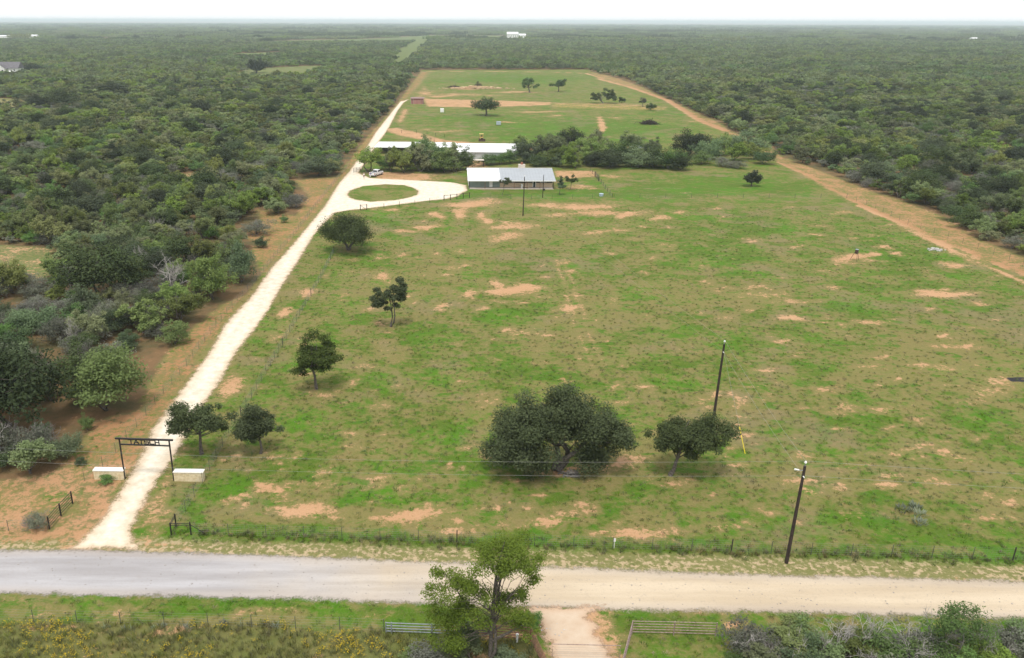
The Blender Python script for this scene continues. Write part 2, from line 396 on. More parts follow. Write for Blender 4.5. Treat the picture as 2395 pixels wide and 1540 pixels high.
# bare patches: centre, half width, half height, strength (all on the picture of the ground)
SPOTS = [(731, 1195, 75, 20, 1), (620, 1145, 62, 18, .85), (975, 1207, 95, 22, .95), (1100, 1240, 70, 9, .75), (1282, 1222, 42, 15, 1), (1490, 1248, 100, 16, .9),
         (900, 1120, 30, 12, .55), (755, 1105, 30, 10, .7), (1742, 1226, 25, 10, .7), (660, 1085, 25, 18, .6), (1995, 1206, 45, 10, .6), (1888, 1146, 25, 20, .5),
         (1920, 910, 28, 10, .7), (1949, 909, 25, 10, .55), (2292, 1023, 25, 9, .6), (2369, 1172, 25, 12, .65), (2215, 812, 65, 8, .8), (2215, 860, 60, 14, .5),
         (2330, 905, 60, 30, .5), (1440, 905, 18, 8, .8), (1720, 940, 25, 25, .55), (1790, 930, 18, 10, .5), (1130, 940, 30, 20, .4), (900, 950, 40, 10, .4),
         (1120, 478, 68, 11, 1), (1082, 496, 22, 16, .85), (1360, 483, 105, 9, .95), (1395, 499, 100, 7, .9), (1456, 502, 32, 8, 1), (1300, 505, 40, 5, .6),
         (1134, 512, 20, 14, .85), (1021, 505, 22, 8, .95), (925, 492, 30, 5, .7), (1545, 510, 30, 7, .7), (1590, 498, 20, 4, .6), (940, 541, 32, 5, .85), (1000, 533, 35, 7, .9),
         (1200, 530, 60, 10, .8), (1180, 553, 45, 12, .8), (1420, 541, 60, 8, .65), (1550, 573, 35, 5, .6), (1320, 617, 22, 6, .7), (1050, 626, 35, 6, .6), (1340, 634, 20, 6, .7),
         (1510, 638, 14, 6, .8), (1648, 660, 10, 8, .6), (1220, 680, 68, 14, 1.05), (1160, 668, 18, 14, .8), (1100, 688, 20, 14, .8), (1030, 716, 18, 7, .8), (1332, 720, 32, 12, .85), (1440, 700, 12, 16, .5),
         (1800, 690, 70, 7, .6), (1840, 706, 60, 8, .6), (1765, 672, 30, 6, .6), (1855, 744, 34, 7, .85), (2050, 753, 52, 6, .9), (1965, 762, 18, 10, .6), (2185, 688, 68, 9, 1),
         (2285, 712, 28, 6, .8), (2177, 722, 22, 6, .6), (1985, 603, 45, 11, .9), (2035, 597, 26, 7, .9), (2070, 580, 26, 6, .8), (2100, 593, 16, 5, .8), (2228, 620, 30, 8, .9),
         (1965, 497, 30, 5, .8), (2255, 812, 34, 7, .8), (665, 728, 22, 12, .9), (715, 682, 22, 14, .8), (760, 645, 12, 8, .5), (900, 650, 20, 14, .8), (790, 700, 15, 6, .6), (640, 790, 18, 14, .5),
         (1750, 560, 50, 8, .45), (1640, 620, 30, 8, .45), (1480, 560, 20, 5, .5), (560, 1170, 20, 14, .5), (1345, 1100, 70, 14, .8), (1180, 1125, 50, 12, .5), (1450, 1080, 50, 18, .6), (1580, 1130, 80, 12, .45),
         (740, 925, 40, 12, .55), (912, 775, 20, 10, .4), (2000, 385, 20, 4, .4), (1430, 413, 28, 4, .8), (1250, 262, 60, 2, .8), (1100, 206, 45, 4, .8), (1220, 216, 60, 2.5, .8), (1090, 222, 80, 3, .6), (1030, 225, 40, 3, .8), (1000, 218, 25, 6, .7),
         (1300, 271, 20, 2, .6), (1190, 286, 25, 2, .7), (1050, 308, 40, 3, .6), (1000, 304, 20, 2, .6), (1440, 276, 25, 2, .5), (1640, 283, 30, 3, .6),
         (95, 1430, 40, 10, .9), (60, 1412, 60, 8, .5), (300, 1432, 120, 10, .45), (640, 1425, 70, 8, .4), (560, 1440, 20, 8, .8), (390, 1475, 80, 14, .75), (110, 1468, 90, 10, .6), (1180, 1432, 60, 14, .4),
         (1720, 1465, 45, 14, .9), (1650, 1428, 40, 8, .5), (1205, 1490, 40, 10, .9), (1090, 1480, 60, 12, .6), (1110, 1530, 40, 20, .6), (40, 1160, 60, 30, .3), (1260, 1480, 14, 20, .8), (1170, 1465, 60, 8, .6),
         (100, 1250, 120, 6, .8), (30, 1260, 60, 4, .9), (230, 1190, 50, 40, .75), (180, 1250, 60, 12, .9), (60, 1400, 30, 5, .5), (880, 1440, 60, 10, .35)]
LUSH = [(1240, 875, 70, 18, .9), (1180, 850, 50, 14, .5), (1180, 735, 75, 14, .7), (880, 888, 35, 14, .8), (560, 1140, 60, 40, .6), (830, 1170, 55, 22, .9), (700, 1230, 150, 10, .5), (1600, 1262, 110, 10, .7), (700, 1100, 80, 30, .5),
        (1000, 800, 60, 14, .6), (1350, 905, 60, 14, .5), (1060, 1010, 40, 40, .7), (1090, 1080, 50, 26, .7), (2090, 600, 100, 40, .5), (1720, 540, 120, 30, .5), (1620, 440, 220, 22, .8), (1560, 860, 50, 16, .6), (1700, 1010, 40, 18, .4),
        (2010, 985, 70, 16, .6), (2020, 1220, 120, 24, .7), (1850, 1240, 60, 20, .4), (1700, 810, 40, 12, .3), (2000, 720, 80, 16, .6), (2270, 1260, 140, 24, .5), (1300, 1165, 160, 20, .35), (1280, 300, 230, 26, .8), (1200, 185, 150, 10, .8),
        (1250, 455, 140, 8, .8), (1640, 260, 120, 12, .4), (600, 1410, 260, 14, .9), (1000, 1440, 150, 20, .8), (300, 1445, 220, 10, .9), (1480, 1445, 50, 18, 1), (1540, 1440, 60, 10, .7), (1040, 428, 30, 6, .8), (1100, 455, 20, 10, .9), (900, 520, 40, 16, .6), (880, 600, 60, 16, .6),
        (710, 650, 40, 16, .5), (1000, 560, 40, 16, .4), (450, 1210, 25, 30, .8), (1670, 600, 90, 24, .6), (1500, 1130, 60, 30, .4), (1950, 860, 80, 18, .5), (2300, 980, 60, 20, .5), (1500, 300, 60, 16, .6), (1400, 330, 120, 10, .5)]

for _ in range(330):          # small bare places strewn over the grass
    u_, v_ = rnd.uniform(430, 2390), 480 + 760 * rnd.random() ** 1.3
    if u_ < 430 + (1250 - v_) * .52: continue
    k_ = (v_ - 49) / 1000
    SPOTS.append((u_, v_, rnd.uniform(8, 34) * k_ * (1 + (u_ > 1700) * .5), rnd.uniform(3, 10) * k_, rnd.uniform(.4, .8)))
DRY = [(2200, 850, 260, 80, .55), (1350, 760, 140, 70, .4), (1000, 660, 160, 80, .35), (1150, 560, 220, 50, .35), (1700, 690, 200, 40, .35), (900, 1210, 320, 40, .5), (1450, 1080, 130, 60, .4),
       (1600, 1180, 160, 40, .35), (650, 620, 120, 60, .3), (1750, 960, 120, 60, .35), (2250, 1120, 120, 60, .3), (1250, 960, 160, 40, .35), (1900, 1130, 100, 60, .3), (450, 1450, 500, 12, .35), (900, 850, 120, 40, .25)]
def axis(fine0, fine1, step, grow, lo, hi):
    a = list(np.arange(fine0, fine1 + 1e-6, step))
    s = step
    while a[-1] < hi: s *= 1 + grow; a.append(a[-1] + s)
    s = step; b = [fine0]
    while b[-1] > lo: s *= 1 + grow; b.append(b[-1] - s)
    return np.array(b[:0:-1] + a)
def field(u, v, lst):
    o = np.zeros_like(u)
    for cx, cy_, rx, ry, s in lst:
        m = (np.abs(u - cx) < 1.6 * rx) & (np.abs(v - cy_) < 1.6 * ry)
        if m.any():
            a_ = (u[m] - cx) / rx; b_ = (v[m] - cy_) / ry; d = np.hypot(a_ + .35 * np.sin(b_ * 2.3 + cx), b_ + .30 * np.sin(a_ * 3.1 + cy_))
            o[m] = np.maximum(o[m], s * 1.0 * sst(1.6, .05, d))
    return o
ax = axis(-50, 70, 0.8, .016, -42000, 42000)
ay = axis(42, 150, 0.8, .0075, -150, 42000)
gx, gy = np.meshgrid(ax, ay)
gx, gy = gx.ravel(), gy.ravel()
gu, gv, gd = project(gx, gy)
front = gy > 30
gu = np.where(front, gu, -9999); gv = np.where(front, gv, 3000)
is_open = inside(gx, gy, OPEN)
def terrain(x, y): return 0.0
bare = field(gu, gv, SPOTS)
lush = .44 + .5 * field(gu, gv, LUSH) - .5 * field(gu, gv, DRY)
def near_poly(p, pad):
    return (gx > p[:, 0].min() - pad) & (gx < p[:, 0].max() + pad) & (gy > p[:, 1].min() - pad) & (gy < p[:, 1].max() + pad)
def soft(p, pad=2.0):
    o = np.zeros_like(gx); m = near_poly(p, pad * 2)
    w = np.maximum(pad, gy[m] * .004)
    o[m] = sst(-1, 1, sdf(gx[m], gy[m], p) / w)
    return o
sl, sr, gl = soft(STRIP_L, .8), soft(STRIP_R, .8), soft(GREEN_L, .8)
fade = np.where(gv > 700, .55, .54)
lush = lush - .22 * sl
bare = np.maximum(bare, sl * fade)
bare = bare * (1 - .6 * gl)
bare = np.maximum(bare, sr * .54)
for p, w in TRAILS:
    m = near_poly(p, 8)
    bare[m] = np.maximum(bare[m], (.95 if w > .5 else .42) * sst(w * 1.9, w * .5, seg_dist(gx[m], gy[m], p, False)))
for p, s in DIRT: bare = np.maximum(bare, s * .80 * soft(p, 1.2))
VERGE = GP([(-900, 1258), (0, 1262), (200, 1265), (401, 1262), (897, 1277), (1350, 1290), (1850, 1305), (2395, 1322), (3300, 1350), (3300, 1400), (2395, 1368), (1640, 1346), (1163, 1325), (684, 1308), (0, 1294), (-900, 1280)])
verge = soft(VERGE, .4)
FENCE_F = GP([(401, 1250), (447, 1251), (897, 1265), (1350, 1282), (1850, 1297), (2395, 1312), (3300, 1340)])
fl = np.zeros_like(gx); m = near_poly(FENCE_F, 4)
fl[m] = sst(1.7, .5, np.abs(seg_dist(gx[m], gy[m], FENCE_F, False)))
bare *= 1 - fl; lush = np.maximum(lush, .75 * fl)
for p in [0, 1, 2, 3]: bare = np.maximum(bare, (.42, .38, .5, .2)[p] * inside(gx, gy, CLEAR[p]))
clear = np.zeros(gx.shape, bool)
for p in CLEAR: clear |= inside(gx, gy, p)
floor = np.where(is_open | clear | (gy < 75) & (gv < 2500) & (gx > -300), 0.0, 1.0)
floor = np.where(gy < 30, 1.0, floor)
meadow = clear.astype(float)
YEL = GP([(1290, 243), (1440, 245), (1530, 250), (1560, 256), (1500, 258), (1300, 252)])
yellow = soft(YEL, .8)
ASH = GP([(2350, 884), (2395, 882), (2440, 886), (2430, 897), (2370, 894)])
ash = soft(ASH, .4)
ISLAND_V = [(813, 455), (821, 446), (850, 436), (900, 432), (945, 434), (965, 440), (978.6, 447.4), (974.6, 456.5), (958, 462), (924, 469), (867, 472.5), (833, 468), (818, 462)]
YARD = GP([(1100, 462), (1090, 446), (1296, 443), (1400, 436), (1432, 462)])
yard = soft(YARD, .5)
lush = np.maximum(lush, .7 * yard)
WEEDZ = GP([(-900, 1452), (0, 1452), (500, 1462), (903, 1478), (1060, 1490), (1240, 1502), (1275, 1545), (1290, 1800), (-900, 1800)])
weed = soft(WEEDZ, .4)

nx, ny = len(ax), len(ay)
ii = np.arange(ny - 1)[:, None] * nx; jj = np.arange(nx - 1)[None]
quads = np.stack([ii + jj, ii + jj + 1, ii + nx + jj + 1, ii + nx + jj], -1).reshape(-1, 4)
def ground_mat():
    n = NT('pasture_ground')
    P = n.pos
    nb, nm, nf, nff = n.noise(.035, 3, .5), n.noise(.16, 7, .62), n.noise(.9, 6, .65), n.noise(4.5, 4, .65)
    lushA, bareA = n.attr('lush'), n.attr('bare')
    g = n.mix(nf, (.046, .098, .009), (.108, .158, .018))
    g = n.mix(n.step(n.noise(.09, 5, .6), .42, .66), g, (.066, .168, .008))
    dry = n.mix(nff, (.150, .132, .040), (.260, .198, .088))
    dv = n.math('SUBTRACT', n.math('ADD', n.math('MULTIPLY', nm, .62), n.math('MULTIPLY', nf, .46)), n.math('MULTIPLY', n.math('SUBTRACT', lushA, n.math('MULTIPLY', bareA, .55)), .42))
    c = n.mix(n.step(dv, .27, .43, 0, .82), g, dry)
    ns = n.noise(.42, 9, .72, n.vscale(n.pos, (.75, 1.1, 1)), .4)
    c = n.mix(n.step(ns, .50, .62, 0, .52), c, (.215, .160, .068))
    c = n.mix(n.step(n.noise(.33, 9, .72, n.vscale(n.pos, (.8, 1.2, 1)), .6), .53, .63, 0, .85), c, (.052, .142, .007))
    c = n.mix(n.step(n.noise(2.2, 8, .75), .50, .66, 0, .42), c, (.046, .082, .012))
    c = n.mix(n.step(nff, .46, .70, 0, .25), c, (.21, .19, .09))
    c = n.mix(n.step(n.math('ADD', n.math('MULTIPLY', nb, .5), n.math('MULTIPLY', nm, .5)), .52, .62, 0, .45), c, (.185, .150, .085))
    # thicket floor, meadow, verge, weeds
    fl_ = n.mix(n.step(nm, .38, .62), n.mix(nf, (.070, .066, .028), (.130, .105, .050)), n.mix(nf, (.12, .085, .045), (.24, .135, .065)))
    c = n.mix(n.attr('floor'), c, fl_)
    c = n.mix(n.math('MULTIPLY', n.attr('meadow'), n.step(nm, .3, .7, .5, .95)), c, (.120, .150, .055))
    v = n.mix(nf, (.36, .265, .155), (.46, .36, .225))
    tuft = n.step(n.math('ADD', n.math('MULTIPLY', n.noise(1.7, 5, .7), .8), n.math('MULTIPLY', nm, .3)), .47, .57)
    v = n.mix(tuft, v, n.mix(nff, (.10, .125, .030), (.24, .21, .09)))
    c = n.mix(n.attr('verge'), c, v)
    c = n.mix(n.math('MULTIPLY', n.attr('weed'), .85), c, n.mix(nf, (.095, .110, .030), (.19, .175, .065)))
    soil = n.mix(nm, (.40, .21, .105), (.53, .335, .195))
    soil = n.mix(n.step(nff, .45, .7, 0, .35), soil, (.26, .13, .06))
    sv = n.math('ADD', bareA, n.math('ADD', n.math('MULTIPLY', n.math('SUBTRACT', nf, .5), 1.5), n.math('ADD', n.math('MULTIPLY', n.math('SUBTRACT', nm, .5), 1.5), n.math('MULTIPLY', n.math('SUBTRACT', n.noise(1.6, 9, .82), .5), 2.9))))
    c = n.mix(n.step(sv, .38, .76, 0, .93), c, n.mix(n.math('MULTIPLY', n.attr('red'), .75), soil, n.mix(nm, (.235, .105, .042), (.36, .185, .085))))
    c = n.mix(n.math('MULTIPLY', n.attr('yellow'), n.step(nf, .48, .62, 0, .65)), c, (.36, .29, .04))
    c = n.mix(n.step(n.math('ADD', n.attr('ash'), n.math('MULTIPLY', n.math('SUBTRACT', nf, .5), .8)), .4, .7), c, (.035, .033, .036))
    return n.done(n.bsdf(c, .95, .08, n.bump(n.math('ADD', nf, nff), .55, .18)))
red = np.clip(sl * np.where(gv > 1080, .5, 1) + sr * .7, 0, 1)
MG = ground_mat()
gme = np_mesh('ground', np.stack([gx, gy, np.zeros_like(gx)], -1), quads, MG, False, None,
              dict(bare=bare, lush=lush, floor=floor, meadow=meadow, verge=verge, yellow=yellow, ash=ash, weed=weed, red=red))
tag(link('ground', gme), 'green pasture with bare orange soil patches', kind='structure')

# ------------------------------------------------------------------ road sheets with frayed edges
def sheet(name, poly, holes, cell, z, material, label, pad=1.5):
    lo, hi = poly.min(0) - pad, poly.max(0) + pad
    xs = np.arange(lo[0], hi[0] + cell, cell); ys = np.arange(lo[1], hi[1] + cell, cell)
    X, Y = np.meshgrid(xs, ys); X, Y = X.ravel(), Y.ravel()
    d = sdf(X, Y, poly)
    for h in holes: d = np.minimum(d, -sdf(X, Y, h))
    n = len(xs)
    a = np.arange(len(ys) - 1)[:, None] * n; b = np.arange(n - 1)[None]
    q = np.stack([a + b, a + b + 1, a + n + b + 1, a + n + b], -1).reshape(-1, 4)
    q = q[d[q].max(1) > -pad]
    used = np.unique(q); re = np.full(len(X), -1); re[used] = np.arange(len(used))
    me = np_mesh(name, np.stack([X, Y, np.full_like(X, z)], -1)[used], re[q], material, False, None, dict(m=d[used]))
    return tag(link(name, me), label, kind='structure')
def road_mat(name, kind):
    n = NT(name)
    m = n.attr('m')
    nf, nff, nm = n.noise(.8, 6, .65), n.noise(5, 4, .7), n.noise(.15, 4, .5)
    if kind == 'county':
        st = n.noise(.55, 5, .6, n.vscale(n.pos, (.09, 1.0, 1)))
        sep = n.t.nodes.new('ShaderNodeSeparateXYZ'); n.t.links.new(n.pos, sep.inputs[0])
        gxm = n.step(n.math('ADD', sep.outputs[0], n.math('MULTIPLY', n.math('SUBTRACT', nm, .5), 22.0)), -22, 8)
        grey = n.mix(n.step(st, .32, .68), (.30, .285, .283), (.405, .392, .396))
        beige = n.mix(n.step(st, .34, .66), (.44, .355, .25), (.53, .44, .32))
        c = n.mix(gxm, grey, beige)
        c = n.mix(n.step(nff, .54, .72, 0, .40), c, (.24, .21, .185))
        c = n.mix(n.step(n.noise(1.3, 8, .75), .54, .68, 0, .30), c, (.27, .235, .20))
        c = n.mix(n.step(m, .1, 1.5, .55, 0), c, n.mix(nff, (.30, .26, .23), (.43, .36, .29)))
        fray = 1.6
    elif kind == 'drive':
        c = n.mix(n.step(nf, .3, .7), (.54, .47, .355), (.72, .66, .55))
        c = n.mix(n.step(n.noise(2.4, 7, .75), .5, .7, 0, .30), c, (.52, .44, .33))
        c = n.mix(n.step(m, -.3, 1.4, .8, 0), c, n.mix(nff, (.46, .30, .165), (.56, .42, .27)))
        fray = 1.5
    else:
        c = n.mix(nf, (.42, .29, .19), (.58, .49, .38))
        c = n.mix(n.step(nff, .62, .75, 0, .4), c, (.38, .30, .24))
        c = n.mix(n.step(m, 0, 1.1, .7, 0), c, (.46, .30, .19))
        fray = 2.6
    sh = n.bsdf(c, .95, .08, n.bump(n.math('ADD', nf, nff), .35, .06))
    al = n.step(n.math('ADD', m, n.math('ADD', n.math('MULTIPLY', n.math('SUBTRACT', nf, .5), fray), n.math('MULTIPLY', n.math('SUBTRACT', nff, .5), 1.1))), -.35, .45)
    tr = n.t.nodes.new('ShaderNodeBsdfTransparent')
    ms = n.t.nodes.new('ShaderNodeMixShader'); n.set(ms.inputs[0], al)
    n.t.links.new(tr.outputs[0], ms.inputs[1]); n.t.links.new(sh, ms.inputs[2])
    return n.done(ms.outputs[0])
ROAD = GP([(-1400, 1275), (0, 1288), (200, 1286), (684, 1302), (1163, 1320), (1640, 1341), (2395, 1361), (3600, 1392), (3600, 1480), (2395, 1449), (1848, 1433), (1380, 1427), (1020, 1414), (684, 1401), (0, 1388), (-1400, 1362)])
sheet('county_road', ROAD, [], .6, .02, road_mat('county_gravel', 'county'), 'wide gravel county road, grey on one end and beige on the other')
DRIVE = GP([(166, 1284), (188, 1266), (224, 1232), (266, 1176), (299, 1120), (327, 1073), (355, 1008), (397, 952), (434, 900), (490, 826), (524, 762), (588, 694), (636, 626), (680, 578),
            (720, 530), (760, 482), (792, 430), (816, 402), (828, 386), (840, 368), (857, 345), (877, 312), (918, 260), (936, 238), (946, 236), (959, 231), (944, 241), (930, 260), (911, 297), (901, 313), (885, 334),
            (864, 366), (846, 395), (838, 405), (866, 417), (890, 418.5), (947, 421), (1004, 424), (1040, 426), (1063, 428), (1090, 434), (1094, 446), (1082, 452), (1068, 461), (1045, 466), (1000, 470.5), (940, 478), (870, 487), (820, 492),
            (784, 498), (752, 530), (732, 554), (696, 614), (656, 674), (628, 726), (596, 770), (552, 825), (512, 896), (470, 955), (440, 1010), (406, 1073), (364, 1129), (327, 1195), (306, 1238), (312, 1266), (326, 1285)])
sheet('driveway', DRIVE, [GP(ISLAND_V)], .5, .04, road_mat('caliche_gravel', 'drive'), 'bright white caliche driveway with a turning loop')
LOWER = GP([(1212, 1420), (1250, 1440), (1268, 1466), (1262, 1482), (1284, 1502), (1284, 1530), (1292, 1560), (1300, 1640), (1436, 1640), (1436, 1550), (1424, 1518), (1412, 1500), (1392, 1480), (1394, 1464), (1376, 1446), (1388, 1432), (1410, 1420)])
sheet('entrance_track', LOWER, [], .4, .03, road_mat('sandy_gravel', 'lower'), 'sandy gravel entrance track leading to a pipe gate')

# ------------------------------------------------------------------ plants
def grow(seed, h, w, base, nleaf, leaf, nclump=34, lobes=None, trunk_r=.22, stems=1, lean=(0, 0), limbs=16, rc=(.10, .17), flat=.8, droop=0.0, rag=.22, limb_pts=None):
    """Trunk with limbs and a crown of leaf sprays spread through clumps. Returns (trunk verts, quads), (crown verts, quads, tint)."""
    g = np.random.default_rng(seed)
    if lobes is None: lobes = [(lean[0], lean[1], (h + base) / 2, w / 2, w / 2, (h - base) / 2, 1.0)]
    tw = sum(l[6] for l in lobes)
    cl, cr = [], []
    for cx, cy_, cz, rx, ry, rz, wt in lobes:
        k = max(4, int(nclump * wt / tw))
        d = g.normal(size=(k, 3)); d /= np.linalg.norm(d, axis=1, keepdims=True)
        d[:, 2] = np.where(d[:, 2] < -.35, d[:, 2] * .5, d[:, 2])
        r = (.30 + .62 * g.random(k) ** .55) * (1 + rag * g.normal(size=k))
        c = np.array([cx, cy_, cz]) + d * r[:, None] * np.array([rx, ry, rz])
        cl.append(c); cr.append((rx + ry + rz) / 3 * 2 * g.uniform(rc[0], rc[1], k))
    cl = np.concatenate(cl); cr = np.concatenate(cr)
    cl[:, 2] = np.maximum(cl[:, 2], .35)
    pr = cr ** 2 / (cr ** 2).sum()
    ci = g.choice(len(cl), nleaf, p=pr)
    d = g.normal(size=(nleaf, 3)); d /= np.linalg.norm(d, axis=1, keepdims=True)
    p = cl[ci] + d * (cr[ci] * (.15 + 1.25 * g.beta(2.2, 2.0, nleaf)))[:, None] * np.array([1.1, 1.1, flat])
    if droop: p[:, 2] -= droop * g.random(nleaf) ** 2
    p[:, 2] = np.maximum(p[:, 2], .08 + .1 * g.random(nleaf))
    nrm = d * .45 + np.array([0, 0, .85]) + g.normal(size=(nleaf, 3)) * .55
    nrm /= np.linalg.norm(nrm, axis=1, keepdims=True)
    t = np.cross(nrm, g.normal(size=(nleaf, 3))); t /= np.linalg.norm(t, axis=1, keepdims=True) + 1e-9
    b = np.cross(nrm, t)
    s = (leaf * g.uniform(.55, 1.35, nleaf))[:, None]
    cv = np.stack([p - t * s, p - b * s * .5 + nrm * s * .15, p + t * s, p + b * s * .5 + nrm * s * .15], 1).reshape(-1, 3)
    cq = np.arange(nleaf * 4).reshape(-1, 4)
    ctint = g.random(len(cl))
    tint = np.clip(.55 * ctint[ci] + .6 * g.random(nleaf) - .08, 0, 1)
    tv, tq, off = [], [], 0
    def addt(pts, rr, k=5):
        nonlocal off
        v, f = tube_np(pts, rr, k); tv.append(v); tq.append(f + off); off += len(v)
    fork = max(base * .9, h * .22)
    heads = []
    for sI in range(stems):
        a = g.uniform(0, 6.28); sp = (.12 if stems == 1 else .5) * w * .25
        f = np.array([lean[0] * .5 + math.cos(a) * sp * (stems > 1) + g.normal() * .06 * w * .5, lean[1] * .5 + math.sin(a) * sp * (stems > 1), fork * g.uniform(.85, 1.1)])
        b0 = np.array([math.cos(a), math.sin(a), 0]) * trunk_r * .7 * (stems > 1)
        mid = (b0 + f) / 2 + g.normal(size=3) * .08 * fork
        R = trunk_r / math.sqrt(stems) * 1.1
        addt([b0 + [0, 0, -.15], b0 + [0, 0, .1], mid, f], [R * 1.5, R * 1.15, R * .9, R * .75], 7)
        heads.append((f, R * .7))
        tp = np.array([f[0] + (lobes[0][0] - f[0]) * .5, f[1] + (lobes[0][1] - f[1]) * .5, f[2] + (h - f[2]) * .8])
        addt([f - [0, 0, .05], f + (tp - f) * .35 + g.normal(size=3) * .03 * w, f + (tp - f) * .7 + g.normal(size=3) * .03 * w, tp], [R * .75, R * .55, R * .3, .015], 6)
    sel = g.permutation(len(cl))[:limbs]
    for i in sel:
        f, R = heads[g.integers(len(heads))]
        e = cl[i]
        zt = f[2] + max(0, e[2] - f[2]) * g.uniform(.25, .65)
        ft = min(1, (zt - f[2]) / max(.5, h - f[2]))
        f = f + np.array([(lobes[0][0] - f[0]) * ft * .5 + g.normal() * .04 * w * ft, (lobes[0][1] - f[1]) * ft * .5, zt - f[2]])
        R = R * (1 - .65 * ft)
        m1 = f + (e - f) * .4 + np.array([0, 0, .12 * np.linalg.norm(e - f)]) + g.normal(size=3) * .1 * np.linalg.norm(e - f)
        m2 = f + (e - f) * .75 + g.normal(size=3) * .06 * np.linalg.norm(e - f)
        addt([f - [0, 0, .1], m1, m2, e], [R * .50, R * .30, R * .16, .012], 4)
    for pts, rr in (limb_pts or []): addt(pts, rr, 7)
    return (np.concatenate(tv), np.concatenate(tq)), (cv, cq, tint)
def bare_tree(seed, h, w, r0=.14, depth=4, nb=3, up_=.5):
    """Leafless, forked branches."""
    g = np.random.default_rng(seed)
    tv, tq, off = [], [], 0
    def rec(p, d, L, r, lv):
        nonlocal off
        pts = [p]; q = p; dd = d
        for _ in range(3):
            dd = dd + g.normal(size=3) * .22; dd /= np.linalg.norm(dd)
            q = q + dd * L / 3; pts.append(q)
        v, f = tube_np(pts, np.linspace(r, r * .6, 4), 4)
        tv.append(v); tq.append(f + off); off += len(v)
        if lv == 0: return
        for k in range(nb if lv > 1 else nb + 1):
            nd = dd + g.normal(size=3) * .62 + np.array([0, 0, .12]); nd /= np.linalg.norm(nd)
            rec(pts[g.integers(2, 4)], nd, L * g.uniform(.55, .85), r * .58, lv - 1)
    for _ in range(max(1, nb)):
        d = np.array([g.normal() * (1 - up_) * 1.2, g.normal() * (1 - up_) * 1.2, up_ + .3]); d /= np.linalg.norm(d)
        rec(np.array([g.normal() * .1, g.normal() * .1, -.1]), d, h * .42, r0, depth)
    v, f = np.concatenate(tv), np.concatenate(tq)
    s = np.array([w / max(.1, np.ptp(v[:, 0])), w / max(.1, np.ptp(v[:, 1])), h / max(.1, v[:, 2].max())])
    return v * s, f
class Kind: pass
def make_kind(trunk, crown, leaf, bark):
    k = Kind()
    k.trunk = np_mesh('trunk', trunk[0], trunk[1], bark, True)
    k.crown = np_mesh('crown', crown[0], crown[1], leaf, False, dict(tint=crown[2])) if crown is not None else None
    return k
def plant(kind, name, label, cat, loc, rz=0.0, sc=(1, 1, 1), group=None, crown_name='crown', trunk_name='trunk'):
    r = thing(name, label, cat, loc, rz, group)
    r.scale = sc
    link(trunk_name, kind.trunk, r)
    if kind.crown: link(crown_name, kind.crown, r)
    return r
# ---- oaks standing in the pasture: base point in the picture, height, crown
def oak_at(label, bx, by, seed, h, w, base, nleaf, leaf=.2, mats=('leaf_oak', 'bark'), name='oak_tree', group='oaks standing in the pasture', sc=(1, 1, 1), **kw):
    p = G(bx, by)
    t, c = grow(seed, h, w, base, nleaf, leaf, **kw)
    return plant(make_kind(t, c, M[mats[0]], M[mats[1]]), name, label, 'tree', p, 0, sc, group)
oak_at('broad round live oak beside the driveway just below the turning loop', 815, 586, 21, 8.6, 10.6, 1.0, 20000, .17, nclump=70, stems=2, trunk_r=.36, droop=.9, limbs=14)
oak_at('small oak with a V-shaped crown of two upright halves on a forked trunk', 913, 765, 22, 8.2, 6.4, 1.6, 9500, .15, stems=2, trunk_r=.2, limbs=12,
       lobes=[(-1.45, 0, 4.6, 1.6, 1.7, 2.2, 1), (1.35, 0.2, 5.6, 1.55, 1.7, 2.5, 1.2), (0, 0, 3.6, 1.6, 1.4, 1.2, .4)], nclump=36)
oak_at('loose grey-green oak with a straight trunk between the pasture fence and the grass', 740, 910, 23, 8.0, 6.6, 1.4, 11000, .14, nclump=60, trunk_r=.19, limbs=14,
       lobes=[(-.4, 0, 5.5, 2.5, 2.6, 2.2, 1), (1.5, 0, 4.6, 2.0, 2.3, 2.0, .9), (-1.3, 0, 3.3, 2.1, 2.1, 1.6, .8), (.4, 0, 3.6, 2, 2, 1.6, .6)])
oak_at('spreading oak with an exposed trunk beside the entrance arch', 472, 1062, 24, 7.4, 6.4, 2.0, 13000, .13, nclump=56, trunk_r=.19, limbs=14,
       lobes=[(0, 0, 4.9, 2.8, 2.7, 2.1, 1), (-2.2, 0, 3.6, 1.4, 1.7, 1.6, .5), (2.0, 0, 3.9, 1.5, 1.8, 1.7, .5), (0, -.5, 3.6, 2, 1.8, 1.2, .3)])
oak_at('smaller dark oak on the fence line next to the spreading oak by the arch', 610, 1061, 25, 6.4, 4.6, .8, 12000, .13, nclump=48, trunk_r=.15, limbs=12,
       lobes=[(-.8, 0, 3.6, 2.2, 2.2, 2.8, 1), (-1.6, 0, 2.5, 1.4, 1.6, 1.9, .45), (.7, 0, 3.4, 1.5, 1.7, 2.0, .5)])
